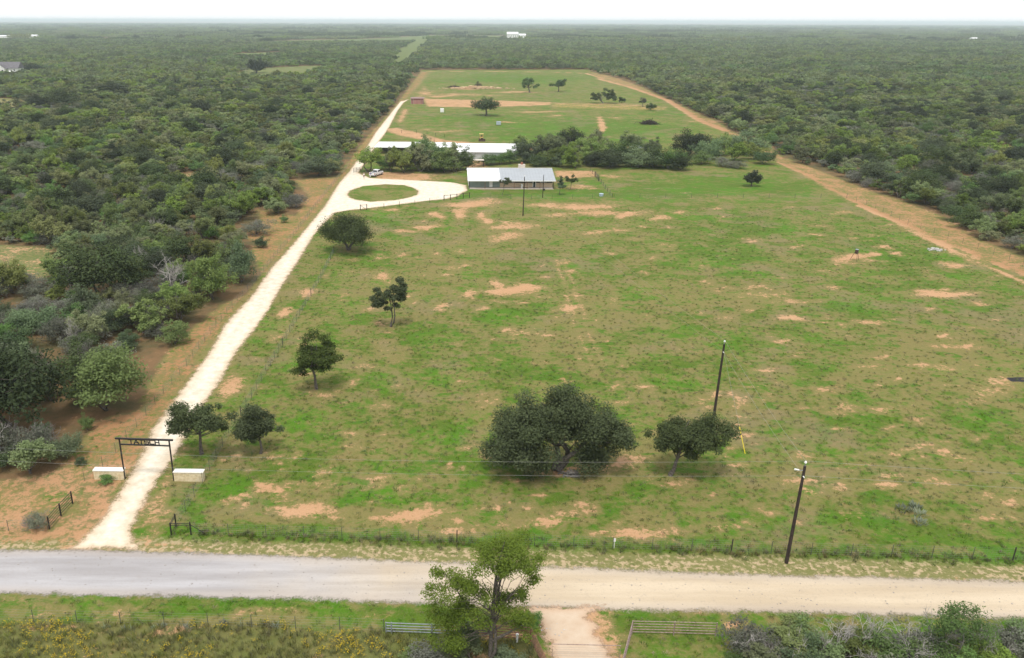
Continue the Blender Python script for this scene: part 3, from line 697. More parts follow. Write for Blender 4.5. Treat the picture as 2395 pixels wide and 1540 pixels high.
oak_at('largest oak of the pasture, very wide with an arching limb over bare ground', 1297, 1104, 26, 10.0, 16.6, .6, 82000, .14, nclump=200, trunk_r=.5, stems=2, limbs=16, droop=.9, rc=(.13, .21), sc=(.92, .92, .96),
       lobes=[(-4.9, 0, 3.9, 3.5, 3.6, 3.7, 1.35), (-2.1, .4, 6.6, 3.3, 3.4, 2.7, 1.0), (1.0, .4, 7.9, 3.0, 2.9, 2.1, .85), (1.6, .9, 5.9, 2.8, 2.4, 1.6, .6), (4.2, .2, 6.0, 3.2, 3.0, 2.2, .95), (6.6, 0, 4.7, 2.1, 2.5, 2.6, .75), (4.5, -.4, 2.6, 2.1, 1.9, 2.5, .7), (-2.0, -.8, 1.9, 1.7, 1.8, 1.7, .4)],
       limb_pts=[([(.2, 0, 1.4), (1.3, -.4, 2.0), (2.3, -.5, 2.9), (3.2, -.5, 4.0), (4.2, -.4, 4.8)], [.34, .30, .26, .2, .12])])
oak_at('flat-topped oak with a pale leaning trunk below the utility pole', 1568, 1112, 27, 7.4, 8.8, 2.0, 27000, .135, sc=(.86, .9, .98), nclump=80, trunk_r=.24, limbs=14,
       lobes=[(2.0, .3, 5.2, 4.4, 3.4, 2.0, 1), (4.3, .2, 4.0, 2.2, 2.2, 1.9, .55), (-.5, 0, 4.3, 2.3, 2.2, 1.8, .5), (1.6, -.2, 3.3, 2.4, 1.6, 1.3, .4)])
oak_at('wide dark oak alone in the paddock in front of the red shed ground', 1137, 271, 28, 8.8, 12.6, 2.0, 6000, .34, ('leaf_dark', 'bark'), nclump=50, trunk_r=.5)
oak_at('larger open-crowned tree in the far paddock', 1239, 217, 29, 10.4, 13.6, 2.6, 4500, .42, ('leaf_bush', 'bark'), nclump=36, trunk_r=.45, lobes=[(-1, 0, 6.8, 4.6, 4.6, 3.2, 1), (-4.6, 0, 4.5, 2, 2.5, 2.4, .4), (4.6, 0, 4.2, 2.2, 2.6, 2.2, .45)])
oak_at('smaller round tree on a thin trunk in the far paddock', 1306, 215, 30, 8.0, 9.4, 2.6, 3200, .38, ('leaf_bush', 'bark'), nclump=30, trunk_r=.35)
oak_at('ragged multi-stemmed tree by the yellow flowers in the far paddock', 1412, 242, 31, 8.4, 16.5, .8, 4600, .36, ('leaf_oak', 'bark_grey'), nclump=40, trunk_r=.4, stems=3, lobes=[(-4.6, 0, 3.6, 3.4, 3.4, 3.0, 1), (3.4, 0, 4.4, 4, 3.6, 4.0, 1.2)])
oak_at('low round bush at the end of the flower strip', 1454, 241, 32, 3.6, 4.6, .2, 1500, .32, ('leaf_dark', 'bark'), name='bush', group='bushes in the paddocks', nclump=20, trunk_r=.15)
oak_at('grey half-bare tree next to the far dirt track', 1503, 250, 33, 5.4, 5.0, 1.0, 900, .3, ('leaf_grey', 'bark_grey'), nclump=22, trunk_r=.2, group='bushes in the paddocks')
oak_at('low green bush beside the half-bare tree', 1521, 258, 34, 3.4, 6.4, .2, 1500, .32, ('leaf_bush', 'bark'), name='bush', group='bushes in the paddocks', nclump=20, trunk_r=.15)
oak_at('great dark round oak alone in the far left clearing', 600, 171, 35, 11.8, 19.0, .8, 7000, .5, ('leaf_dark', 'bark'), nclump=60, trunk_r=.8, group='lone dark oaks far off')
oak_at('pale scrubby tree in the far left clearing beside the great dark oak', 656, 184, 36, 6.5, 12.0, .5, 2600, .45, ('leaf_green', 'bark'), nclump=30, trunk_r=.3, group='lone dark oaks far off')
oak_at('dark round bush in the grass below the right-hand trees', 1757, 436, 37, 4.6, 5.4, .15, 2800, .24, ('leaf_dark', 'bark'), name='bush', group='bushes in the paddocks', nclump=26, trunk_r=.15)
oak_at('leaning leafy sapling in front of the farmhouse porch', 1174, 458, 38, 5.2, 3.6, 2.6, 900, .2, ('leaf_oak', 'bark'), name='sapling', group='young trees in the house yard', nclump=14, trunk_r=.06, lean=(.9, 0))
oak_at('pointed dark evergreen young tree beyond the farmhouse corner', 1309, 456, 39, 5.8, 2.8, 1.4, 2400, .2, ('leaf_bush', 'bark'), name='young_tree', group='young trees in the house yard', nclump=30, trunk_r=.07,
       lobes=[(.3, 0, 2.6, 1.45, 1.4, 1.2, 1), (.2, 0, 3.8, 1.0, 1.0, 1.2, .6), (.2, 0, 5.0, .45, .45, .9, .3)])
oak_at('small vase-shaped young tree beside the pointed evergreen', 1335, 444, 40, 4.2, 3.3, 1.6, 1200, .2, ('leaf_oak', 'bark'), name='young_tree', group='young trees in the house yard', nclump=18, trunk_r=.07)
oak_at('leafy tree shading the parked white pickup truck', 862, 402, 41, 8.2, 8.6, 1.6, 4200, .26, ('leaf_green', 'bark'), group='trees around the farmyard', nclump=38, trunk_r=.3, stems=2)
# the tall airy tree in front of the camera
p = G(1146, 1546)
t, c = grow(50, 11.6, 9, 2.2, 34000, .08, nclump=120, trunk_r=.13, limbs=60, rag=.2, rc=(.10, .22), lobes=[
    (.9, .0, 9.6, 2.6, 2.2, 1.9, 1.2), (-3.4, 0, 7.3, 1.7, 1.6, 1.25, .65), (-1.4, 0, 6.2, 1.7, 1.6, 1.3, .6), (1.7, 0, 5.6, 1.5, 1.6, 1.6, .6), (3.0, 0, 7.4, 1.0, 1.2, 1.2, .3), (-2.4, 0, 4.4, 2.2, 1.8, 1.4, .8), (3.2, 0, 9.0, .9, 1.2, .9, .25), (2.2, 0, 3.2, 1.5, 1.4, .9, .5), (-3.6, 0, 2.4, 1.9, 1.5, 1.2, .6)],
    limb_pts=[([(0, 0, .5), (.05, 0, 3.2), (.1, 0, 5.4), (.25, 0, 7.6), (.5, 0, 9.4), (.8, 0, 10.8)], [.18, .155, .13, .10, .06, .02]), ([(0, 0, 2.6), (-1.2, 0, 4.2), (-2.2, 0, 5.8), (-3.2, 0, 7.6)], [.10, .08, .06, .02]), ([(.1, 0, 1.9), (1.2, 0, 2.6), (2.4, 0, 3.4)], [.14, .1, .04]), ([(.3, 0, 7.4), (1.4, 0, 8.4), (2.6, 0, 9.2), (3.4, 0, 9.4)], [.11, .08, .05, .02])])
plant(make_kind(t, c, M['leaf_airy'], M['bark']), 'mesquite_tree', 'tall airy light green tree in front of the gravel road beside the rusty rails', 'tree', p)

# ---- kinds of brush trees shared by many individuals (unit: metres, scaled when placed)
KIN = {'green': [], 'dark': [], 'grey': [], 'bush': []}
for i in range(6):
    w = rnd.uniform(6, 7.2); h = rnd.uniform(4.6, 5.6)
    lob = [(rnd.uniform(-.25, .25) * w, rnd.uniform(-.25, .25) * w, h * (.36 + .09 * q_), w * rnd.uniform(.26, .36) * (1 - .07 * q_), w * rnd.uniform(.26, .36) * (1 - .07 * q_), h * rnd.uniform(.30, .38), rnd.uniform(.7, 1)) for q_ in range(4)]
    KIN['green'].append(make_kind(*grow(100 + i, h, w, .5, 5600, .15, nclump=60, trunk_r=.14, stems=3, lobes=lob, limbs=22), M['leaf_green'], M['bark']))
for i in range(4):
    w = rnd.uniform(7, 8); h = rnd.uniform(5.4, 6.4)
    KIN['dark'].append(make_kind(*grow(120 + i, h, w, .1, 7500, .16, nclump=64, trunk_r=.2, stems=2), M['leaf_dark'], M['bark']))
for i in range(4):
    w = rnd.uniform(4.2, 5); h = rnd.uniform(2.6, 3.2)
    t, c = grow(140 + i, h, w, .0, 2600, .11, nclump=44, trunk_r=.07, stems=4, limbs=30)
    bv, bq = bare_tree(150 + i, h * 1.02, w, .05, 3, 4, .4)
    t = (np.concatenate([t[0], bv]), np.concatenate([t[1], bq + len(t[0])]))
    KIN['grey'].append(make_kind(t, c, M['leaf_grey'], M['twig']))
for i in range(4):
    w = rnd.uniform(4.4, 5.4); h = rnd.uniform(3.0, 3.8)
    KIN['bush'].append(make_kind(*grow(160 + i, h, w, .0, 4200, .135, nclump=44, trunk_r=.1, stems=3), M['leaf_bush'], M['bark']))
KIN['bright'] = [make_kind(*grow(180 + i, 5.6, 6.6, .2, 7500, .145, nclump=60, trunk_r=.15, stems=2, lobes=[(0, 0, 2.6, 3.2, 3.1, 2.2, 1), (.4, 0, 4.2, 2.0, 2, 1.3, .5)]), M['leaf_bright'], M['bark']) for i in range(2)]
DEAD = [np_mesh('branches', *bare_tree(190 + i, 5, 5, .11, 4, 3, .55), M['deadwood'], True) for i in range(4)]
KNAME = {'green': 'mesquite_tree', 'dark': 'live_oak', 'grey': 'grey_shrub', 'bush': 'brush_tree', 'bright': 'brush_tree'}
BASE_H = {'green': 5.1, 'dark': 5.9, 'grey': 2.9, 'bush': 3.4, 'bright': 5.6}
BASE_W = {'green': 6.6, 'dark': 7.5, 'grey': 4.6, 'bush': 4.9, 'bright': 6.6}
taken = []
def brush(kind, bx, by, h, w, label, group=None, world_xy=None, idx=None):
    p = G(bx, by) if world_xy is None else Vector((*world_xy, 0))
    k = KIN[kind][(idx if idx is not None else rnd.randrange(99)) % len(KIN[kind])]
    s = w / BASE_W[kind]
    taken.append((p.x, p.y, w * .42))
    return plant(k, KNAME[kind], label, 'shrub' if kind == 'grey' else 'tree', p, rnd.uniform(0, 6.28), (s, s, h / BASE_H[kind]), group)
def dead(bx, by, h, w, label, group='dead trees in the brush', idx=0, rz=0.0):
    p = G(bx, by)
    o = link('dead_tree', DEAD[idx % 4], None, p); o.scale = (w / 5, w / 5, h / 5); o.rotation_euler = (0, 0, rz)
    return tag(o, label, 'dead tree', group)
# named individuals of the left thicket
brush('dark', 240, 692, 9.2, 14, 'massive dark live oak in the middle of the left thicket')
brush('bright', 500, 700, 8.4, 8, 'bright green tree at the thicket edge beside the dead white tree')
brush('bush', 566, 662, 7.2, 5.6, 'upright green tree at the thicket corner where the dirt strip bends')
brush('bright', 408, 806, 3.9, 4.6, 'compact bright green round bush at the edge of the dirt strip', idx=0)
brush('bright', 248, 960, 8.4, 10, 'large yellow-green tree behind the entrance arch at the thicket edge', idx=1)
brush('dark', 30, 1000, 11, 12.5, 'tall dark oak at the left end of the thicket above the small mesquites')
brush('dark', -90, 905, 10, 11, 'dark oak half hidden behind the tall one at the left end')
brush('green', 70, 1108, 5.2, 6.2, 'lone small mesquite in front of the dark oaks near the power line')
brush('bush', 155, 1072, 2.8, 3.4, 'low dark green shrub next to the lone small mesquite')
brush('bush', 205, 1006, 1.8, 1.8, 'small round shrub by itself on the dirt strip left of the arch')
brush('bush', 613, 579, 2.1, 3.6, 'isolated round bush on the dirt strip above the thicket corner')
brush('grey', 600, 548, 3.2, 7.6, 'wide grey-green shrub on the dirt strip')
brush('bush', 665, 521, 1.6, 2.2, 'tiny dark bush standing on the open dirt strip')
brush('green', 650, 500, 4.8, 8.6, 'tree of the rounded thicket point that reaches the dirt strip')
brush('grey', 690, 486, 4.0, 6.6, 'grey shrub on the rounded thicket point by the dirt strip')
brush('bush', 742, 412, 5.4, 11, 'broad dark green bush where the thicket meets the loop fence')
brush('bush', 190, 1088, .9, 1.2, 'little green tuft of brush between the mesquite and the arch')
brush('dark', 145, 252, 10.5, 19, 'dark blue-green oak clump beside the small grassy opening on the far left')
brush('dark', 268, 228, 8.5, 24, 'hazy dark oak clump behind the blue-green one')
brush('dark', 472, 270, 9, 13, 'single dark tree rising above pale scrub in the left thicket')
brush('dark', 634, 272, 6.5, 11, 'lower dark tree between the scrub and the driveway')
brush('dark', 75, 168, 7, 20, 'dark trees beside the far white farmhouse')
dead(405, 690, 8.4, 7.5, 'bleached white dead tree with bare crooked branches in the left thicket', idx=0)
dead(165, 700, 6.5, 3, 'thin white snag leaning beside the massive dark oak', idx=1)
dead(178, 815, 5.5, 3.4, 'slim pale dead stem near the left end of the thicket', idx=2)
dead(330, 640, 6, 3, 'short bare grey snag behind the massive dark oak', idx=3)
dead(365, 560, 5, 4, 'pale dead branches in the middle of the left thicket', idx=1, rz=1)
dead(520, 430, 5, 6, 'grey dead brush near the sandy opening in the left thicket', idx=2, rz=2)
dead(12, 1085, 5, 4.5, 'tangled grey dead tree at the left margin near the dark oak', idx=3, rz=2)
# tree belt behind the farmhouse
for i, (bx, by, k, h, w) in enumerate([(915, 402, 'green', 7.6, 7), (945, 405, 'green', 8.5, 8), (985, 402, 'green', 9.6, 10), (1018, 398, 'bush', 8, 8), (1040, 404, 'bright', 7.0, 7.4), (1066, 402, 'green', 9, 8.5), (1088, 398, 'bush', 6, 6.5), (960, 388, 'green', 9, 9), (1010, 384, 'green', 9.5, 9)]):
    brush(k, bx, by, h * 1.05, w * 1.3, 'green tree of the belt between the pickup truck and the long metal barn', 'tree belt between the truck and the barn')
for i, (bx, by, k, h, w) in enumerate([(1140, 386, 'bush', 3.0, 5), (1168, 384, 'bush', 3.4, 5.4), (1194, 382, 'bush', 4.2, 5), (1226, 380, 'dark', 6.4, 6.5), (1252, 372, 'green', 8, 10), (1285, 388, 'green', 6.6, 8.4), (1320, 376, 'green', 8.6, 10), (1345, 394, 'green', 8.2, 7), (1332, 350, 'dark', 6.6, 8.6),
                                       (1375, 382, 'green', 9.8, 11), (1400, 360, 'green', 9, 10), (1425, 392, 'dark', 6.4, 8), (1455, 380, 'bush', 7.6, 8), (1470, 352, 'green', 6.8, 11), (1495, 392, 'bush', 6, 8), (1530, 392, 'dark', 6, 8), (1562, 394, 'bush', 5.8, 7), (1590, 398, 'dark', 4, 6), (1530, 372, 'green', 7, 8), (1225, 360, 'green', 7, 10), (1275, 352, 'green', 6.2, 10)]):
    brush(k, bx, by, h * 1.08, w * 1.35, 'tree of the dense belt behind the farmhouse roof', 'tree belt behind the farmhouse')
for i, (bx, by, k, h, w) in enumerate([(1605, 368, 'dark', 8.4, 9), (1632, 362, 'dark', 8.6, 8), (1655, 372, 'bush', 7.6, 8), (1685, 366, 'green', 8.6, 9), (1715, 378, 'green', 8, 9), (1735, 362, 'bush', 8, 10), (1765, 374, 'green', 6.5, 8), (1785, 384, 'bush', 4.6, 6), (1690, 390, 'grey', 3.2, 6), (1726, 394, 'grey', 2.6, 5), (1770, 360, 'green', 7, 9), (1640, 384, 'bush', 4, 6)]):
    brush(k, bx, by, h, w * 1.25, 'grey shrub at the foot of the tree clump by the right dirt track' if k == 'grey' else 'tree of the clump at the bend of the right dirt track', 'grey shrubs at the foot of the clump' if k == 'grey' else 'tree clump at the right dirt track')
for i in range(26):
    bx = 905 + 175 * i / 8 if i < 9 else 1235 + 355 * (i - 9) / 16
    brush(('bush', 'dark', 'green')[i % 3], bx, 398 - 10 * (i % 2) if i < 9 else 390 - 9 * (i % 2), 3.6 + .5 * (i % 3), 7, 'low bushy tree filling the foot of the tree belt beside the farmhouse', 'low trees under the belts')
# brush row in front of the camera, bottom right
for i, (bx, by, k, h, w) in enumerate([(1760, 1530, 'grey', 2.4, 4.6), (1840, 1512, 'green', 2.5, 5.2), (1800, 1560, 'green', 2.4, 4.2), (1905, 1545, 'bush', 2.4, 4.2), (1985, 1535, 'green', 2.5, 4.6), (2050, 1560, 'bush', 2.8, 4.4), (2120, 1540, 'grey', 2.6, 4.6), (2180, 1560, 'bush', 2.4, 4.0), (2290, 1560, 'green', 2.6, 4.4), (2345, 1530, 'grey', 2.4, 4.6), (2420, 1525, 'bush', 2.4, 4.6), (2430, 1570, 'grey', 3, 4), (1880, 1590, 'bush', 2.4, 4), (2240, 1600, 'bush', 2.4, 4), (1730, 1600, 'bush', 2, 3), (2080, 1610, 'grey', 2.6, 4)]):
    brush(k, bx, by, h, w, 'grey twiggy shrub in the roadside row at the bottom right' if k == 'grey' else 'green bush in the roadside row at the bottom right', 'grey shrubs of the roadside row' if k == 'grey' else 'green bushes of the roadside row')
oak_at('tallest rounded shrub of the bottom right row, its top standing out against the road', 2215, 1545, 60, 5.6, 5.6, .3, 5200, .09, ('leaf_bush', 'twig'), name='grey_shrub', group=None, nclump=60, trunk_r=.08, stems=4, limbs=44,
       lobes=[(0, 0, 3.9, 2.3, 2, 1.4, 1), (2.1, 0, 3.0, 1.1, 1.3, 1, .4), (0, 0, 2, 2.4, 2, 1.4, .7)])
for i, (bx, by, h, w) in enumerate([(1770, 1545, 2.6, 4.6), (1900, 1560, 2.8, 4.6), (1960, 1545, 4.2, 4), (2010, 1530, 4.4, 3.6), (2120, 1550, 4.0, 5), (2180, 1530, 3.8, 4), (2010, 1580, 2.8, 4), (2300, 1540, 3, 3.6), (1850, 1580, 2.4, 5)]):
    dead(bx, by, h, w, 'bare whitish dead branches standing in the roadside brush at the bottom right', 'dead branches in the roadside brush', i, i * 1.3)
brush('grey', 92, 1236, 1.9, 2.4, 'blue-grey bush against the black pipe panel by the entrance')
brush('bush', 250, 1128, .8, 1.7, 'small green bush at the foot of the stone wall left of the driveway')
for i, (bx, by, w) in enumerate([(1085, 1546, 4.4), (1010, 1560, 4), (950, 1540, 2.6), (1180, 1560, 3), (1235, 1462, 2.2)]):
    brush(('green', 'grey', 'green', 'bush', 'bush')[i], bx, by, (2.2, 1.8, 1.2, 1.2, .7)[i], w, ('tall tangled bush under the airy tree', 'weedy bush at the bottom edge under the airy tree', 'low bush in front of the silver gate', 'bush behind the rusty rails at the bottom edge', 'low green shrub on the road edge above the rusty rails')[i])
# far oaks standing out as dark dots
for i, (bx, by, hp, wp) in enumerate([(168, 96, 12, 34), (232, 94, 8, 30), (290, 96, 9, 30), (318, 94, 10, 20), (370, 92, 6, 14), (605, 92, 12, 22), (625, 100, 10, 36), (850, 80, 7, 13), (880, 80, 7, 15), (908, 81, 7, 14), (960, 82, 9, 30), (990, 83, 8, 26), (1134, 92, 8, 18), (1178, 91, 8, 16), (1256, 100, 7, 22), (1292, 94, 6, 16),
                                      (1370, 92, 9, 40), (1420, 92, 9, 40), (1450, 92, 8, 30), (1500, 96, 6, 20), (1540, 97, 7, 24), (1868, 88, 8, 18), (1885, 110, 8, 30), (1935, 112, 9, 40), (1985, 112, 9, 40), (2050, 84, 8, 20), (2100, 90, 8, 24), (2060, 88, 8, 26), (2130, 97, 12, 40), (2180, 96, 12, 40), (2120, 124, 8, 60), (2200, 128, 8, 60), (2290, 133, 8, 50), (2230, 97, 6, 20), (2330, 98, 8, 26), (2250, 86, 7, 24), (1960, 68, 4, 14), (2010, 67, 4, 12)]):
    m = px_per_m(by)
    brush('dark', bx, by, min(hp / m * .95, 15), wp / m, 'dark oak standing out above the paler scrub near the horizon', 'dark oaks near the horizon', idx=i)

# ---- scatter helper: instances on points, as one object of stuff
def scatter(name, label, pts, sc, rot, vi, protos, group=None):
    pc = bpy.data.collections.new(name + '_source')
    for i, o in enumerate(protos):
        o.name = 'source_%02d' % i; pc.objects.link(o)
    me = bpy.data.meshes.new(name)
    me.vertices.add(len(pts)); me.vertices.foreach_set('co', np.asarray(pts, np.float32).ravel())
    a = me.attributes.new('sc', 'FLOAT_VECTOR', 'POINT'); a.data.foreach_set('vector', np.asarray(sc, np.float32).ravel())
    a = me.attributes.new('rot', 'FLOAT_VECTOR', 'POINT'); r3 = np.zeros((len(pts), 3), np.float32); r3[:, 2] = rot; a.data.foreach_set('vector', r3.ravel())
    a = me.attributes.new('vi', 'INT', 'POINT'); a.data.foreach_set('value', np.asarray(vi, np.int32))
    o = link(name, me)
    ng = bpy.data.node_groups.new(name, 'GeometryNodeTree')
    ng.interface.new_socket('Geometry', in_out='INPUT', socket_type='NodeSocketGeometry')
    ng.interface.new_socket('Geometry', in_out='OUTPUT', socket_type='NodeSocketGeometry')
    N, L = ng.nodes, ng.links
    gi, go = N.new('NodeGroupInput'), N.new('NodeGroupOutput')
    ip = N.new('GeometryNodeInstanceOnPoints'); cn = N.new('GeometryNodeCollectionInfo')
    cn.inputs['Collection'].default_value = pc; cn.inputs['Separate Children'].default_value = True; cn.inputs['Reset Children'].default_value = True
    def na(nm, ty):
        x = N.new('GeometryNodeInputNamedAttribute'); x.data_type = ty; x.inputs[0].default_value = nm; return x.outputs[0]
    e2r = N.new('FunctionNodeEulerToRotation')
    L.new(na('rot', 'FLOAT_VECTOR'), e2r.inputs[0]); L.new(e2r.outputs[0], ip.inputs['Rotation'])
    L.new(na('sc', 'FLOAT_VECTOR'), ip.inputs['Scale']); L.new(na('vi', 'INT'), ip.inputs['Instance Index'])
    ip.inputs['Pick Instance'].default_value = True
    L.new(gi.outputs[0], ip.inputs['Points']); L.new(cn.outputs[0], ip.inputs['Instance']); L.new(ip.outputs[0], go.inputs[0])
    md = o.modifiers.new('scatter', 'NODES'); md.node_group = ng
    return tag(o, label, None, group, 'stuff')
def joined(tr, cr, leaf, bark):
    """trunk and crown of a far tree in one mesh, for the scattered mass"""
    v = np.concatenate([tr[0], cr[0]]); q = np.concatenate([tr[1], cr[1] + len(tr[0])])
    me = np_mesh('far_tree', v, q, None, False, dict(tint=np.concatenate([np.zeros(len(tr[1])), cr[2]])))
    me.materials.append(bark); me.materials.append(leaf)
    mi = np.ones(len(q), np.int32); mi[:len(tr[1])] = 0
    me.polygons.foreach_set('material_index', mi)
    return bpy.data.objects.new('source', me)
# ---- thicket positions
def jitter_grid(x0, x1, y0, y1, s):
    xs, ys = np.arange(x0, x1, s), np.arange(y0, y1, s)
    X, Y = np.meshgrid(xs, ys); X, Y = X.ravel(), Y.ravel()
    return X + RNG.uniform(-.48, .48, X.size) * s, Y + RNG.uniform(-.48, .48, X.size) * s
def allowed(x, y, pad):
    u, v, d = project(x, y)
    ok = (y > 78) & (u > -330) & (u < 2750)
    x, y, u, v = x[ok], y[ok], u[ok], v[ok]
    ok = ~inside(x, y, OPEN)
    x, y, u, v = x[ok], y[ok], u[ok], v[ok]
    ok = np.ones(x.shape, bool)
    if pad:
        nb = (seg_dist(x, y, OPEN, True) > np.where(x < 20, pad * 1.9, pad)); ok &= nb
    for p in CLEAR: ok &= ~inside(x, y, p)
    return x[ok], y[ok], u[ok], v[ok]
tx, ty, tu, tv_ = allowed(*jitter_grid(-480, 620, 78, 640, 3.9), 1.3)
keep = np.ones(tx.shape, bool)
for px, py, r in taken: keep &= np.hypot(tx - px, ty - py) > r
# gaps in the brush: open places of a few metres here and there
gap = np.sin(tx * .11 + 1.3 * np.sin(ty * .05)) * np.sin(ty * .09 + 1.7 * np.sin(tx * .06 + 2))
keep &= ~((gap > .80) & (RNG.random(tx.shape) < .7))
keep &= RNG.random(tx.shape) < .93
tx, ty, tu, tv_ = tx[keep], ty[keep], tu[keep], tv_[keep]
zone = np.sin(tx * .045 + 2 * np.sin(ty * .02)) + np.sin(ty * .05 + 1.5 * np.sin(tx * .03)) + RNG.normal(size=tx.shape) * .55
r = RNG.random(tx.shape)
kind = np.where(zone > .45, np.where(r < .62, 0, np.where(r < .70, 1, np.where(r < .86, 3, 2))), np.where(zone < -.7, np.where(r < .48, 2, np.where(r < .7, 3, np.where(r < .78, 1, 0))), np.where(r < .42, 0, np.where(r < .50, 1, np.where(r < .72, 2, 3)))))
KN = ['green', 'dark', 'grey', 'bush']
tw = np.choose(kind, [3.8 + 5.2 * RNG.random(tx.size) ** 1.6, 4.5 + 5.5 * RNG.random(tx.size) ** 1.8, 2.6 + 3.4 * RNG.random(tx.size), 2.6 + 4.2 * RNG.random(tx.size) ** 1.5])
th = np.choose(kind, [tw * RNG.uniform(.62, .86, tx.size), tw * RNG.uniform(.6, .8, tx.size), tw * RNG.uniform(.5, .72, tx.size), tw * RNG.uniform(.58, .8, tx.size)])
inframe = (tu > -90) & (tu < 2490)
size = np.where(inframe, tw * px_per_m(tv_), 0)
order = np.argsort(-size)
near = np.concatenate([[i for i in order if kind[i] == k][:270] for k in range(4)])
near = near[size[near] > 0]
is_near = np.zeros(tx.shape, bool); is_near[near] = True
COLR = {'green': 'yellow-green mesquite', 'dark': 'dark green tree', 'grey': 'grey-green twiggy shrub', 'bush': 'mid green bushy tree'}
for i in near:
    k = KN[kind[i]]
    u, v = tu[i], tv_[i]
    if u > 1300: z = 'at the front of the thicket beyond the right dirt track' if v > 480 else 'in the right thicket farther up the dirt track'
    elif v > 860: z = 'among the dark oaks at the near left end of the thicket'
    elif v > 690: z = 'in the left thicket facing the grey-green oak across the driveway'
    elif v > 570: z = 'in the left thicket around the massive dark oak'
    elif v > 470: z = 'in the left thicket facing the round oak by the loop'
    else: z = 'in the left thicket facing the turning loop'
    brush(k, 0, 0, th[i], tw[i], COLR[k] + ' ' + z, COLR[k] + 's ' + z, (tx[i], ty[i]))
# the rest of the thicket as one mass
src, vmap = [], {}
for k, mats, n, ls, spec in (('green', ('leaf_green', 'bark'), 5, .30, dict(nclump=34, stems=2, limbs=8)), ('dark', ('leaf_dark', 'bark'), 3, .32, dict(nclump=36, stems=1, limbs=6)),
                            ('grey', ('leaf_grey', 'twig'), 3, .22, dict(nclump=30, stems=3, limbs=10)), ('bush', ('leaf_bush', 'bark'), 3, .28, dict(nclump=30, stems=2, limbs=6))):
    vmap[k] = (len(src), n)
    for i in range(n):
        w, h = BASE_W[k], BASE_H[k]
        lob = [(rnd.uniform(-.22, .22) * w, rnd.uniform(-.22, .22) * w, h * (.38 + .11 * q_), w * rnd.uniform(.28, .38), w * rnd.uniform(.28, .38), h * rnd.uniform(.32, .40), 1) for q_ in range(3)]
        src.append(joined(*grow(300 + len(src), h, w, .2, 1500, ls * .85, trunk_r=.12, lobes=lob, **spec), M[mats[0]], M[mats[1]]))
far = ~is_near
vi = np.array([vmap[KN[k]][0] + RNG.integers(vmap[KN[k]][1]) for k in kind[far]])
bw = np.array([BASE_W[KN[k]] for k in kind[far]]); bh = np.array([BASE_H[KN[k]] for k in kind[far]])
s1 = tw[far] / bw * 1.2; s3 = th[far] / bh
scatter('thicket_brush', 'dense green and grey brush of the thicket', np.stack([tx[far], ty[far], np.zeros(far.sum())], -1), np.stack([s1, s1, s3], -1), RNG.uniform(0, 6.28, far.sum()), vi, src)
# farther woods: bigger groups of crowns
def patch(seed, size, n, leafs, ls, leaf):
    g = np.random.default_rng(seed)
    vs, qs, ts, off = [], [], [], 0
    for _ in range(n):
        w = g.uniform(5, 8.5); h = g.uniform(3.2, 5.6)
        (_, _), (v, q, t) = grow(int(g.integers(1e6)), h, w, .2, leafs, ls, nclump=14, limbs=1, lobes=[(0, 0, h * .55, w * .42, w * .42, h * .42, 1)])
        v = v + np.array([g.uniform(-.5, .5) * size, g.uniform(-.5, .5) * size, 0])
        vs.append(v); qs.append(q + off); ts.append(np.clip(t * .6 + g.uniform(0, .45), 0, 1)); off += len(v)
    return bpy.data.objects.new('source', np_mesh('far_woods_patch', np.concatenate(vs), np.concatenate(qs), leaf, False, dict(tint=np.concatenate(ts))))
x2, y2, _, _ = allowed(*jitter_grid(-1500, 2100, 640, 2100, 11), 3)
p2 = [patch(400 + i, 12, 5, 240, .55, M[l]) for i, l in enumerate(['leaf_green', 'leaf_far', 'leaf_green', 'leaf_bush', 'leaf_far', 'leaf_oak'])]
z2 = np.sin(x2 * .012 + 2 * np.sin(y2 * .006)) + np.sin(y2 * .011 + x2 * .004) + RNG.normal(size=x2.shape) * .7
v2 = np.where(z2 > .5, RNG.integers(0, 3, x2.size), np.where(z2 < -1.2, RNG.integers(3, 6, x2.size), RNG.integers(0, 5, x2.size)))
s2 = RNG.uniform(.85, 1.25, (x2.size, 1)) * np.ones(3)
scatter('distant_woods', 'low woods stretching away beyond the ranch', np.stack([x2, y2, np.zeros(x2.size)], -1), s2, RNG.uniform(0, 6.28, x2.size), v2, p2)
x3, y3, _, _ = allowed(*jitter_grid(-7600, 9600, 2100, 10800, 46), 0)
p3 = [patch(430 + i, 52, 40, 60, 1.1, M[l]) for i, l in enumerate(['leaf_green', 'leaf_far', 'leaf_far', 'leaf_oak'])]
z3 = np.sin(x3 * .003 + 2 * np.sin(y3 * .002)) + np.sin(y3 * .004 + x3 * .001) + RNG.normal(size=x3.shape) * .5
v3 = np.where(z3 < -1.1, 3, RNG.integers(0, 3, x3.size))
s3_ = np.stack([np.ones(x3.size)] * 2 + [RNG.uniform(.9, 1.7, x3.size) + (RNG.random(x3.size) < .05) * 1.2], -1)
k3 = ~((z3 > 1.55) & (RNG.random(x3.size) < .8))
scatter('horizon_woods', 'hazy woods reaching to the horizon', np.stack([x3, y3, np.zeros(x3.size)], -1)[k3], s3_[k3], RNG.uniform(0, 6.28, x3.size)[k3], v3[k3], p3)

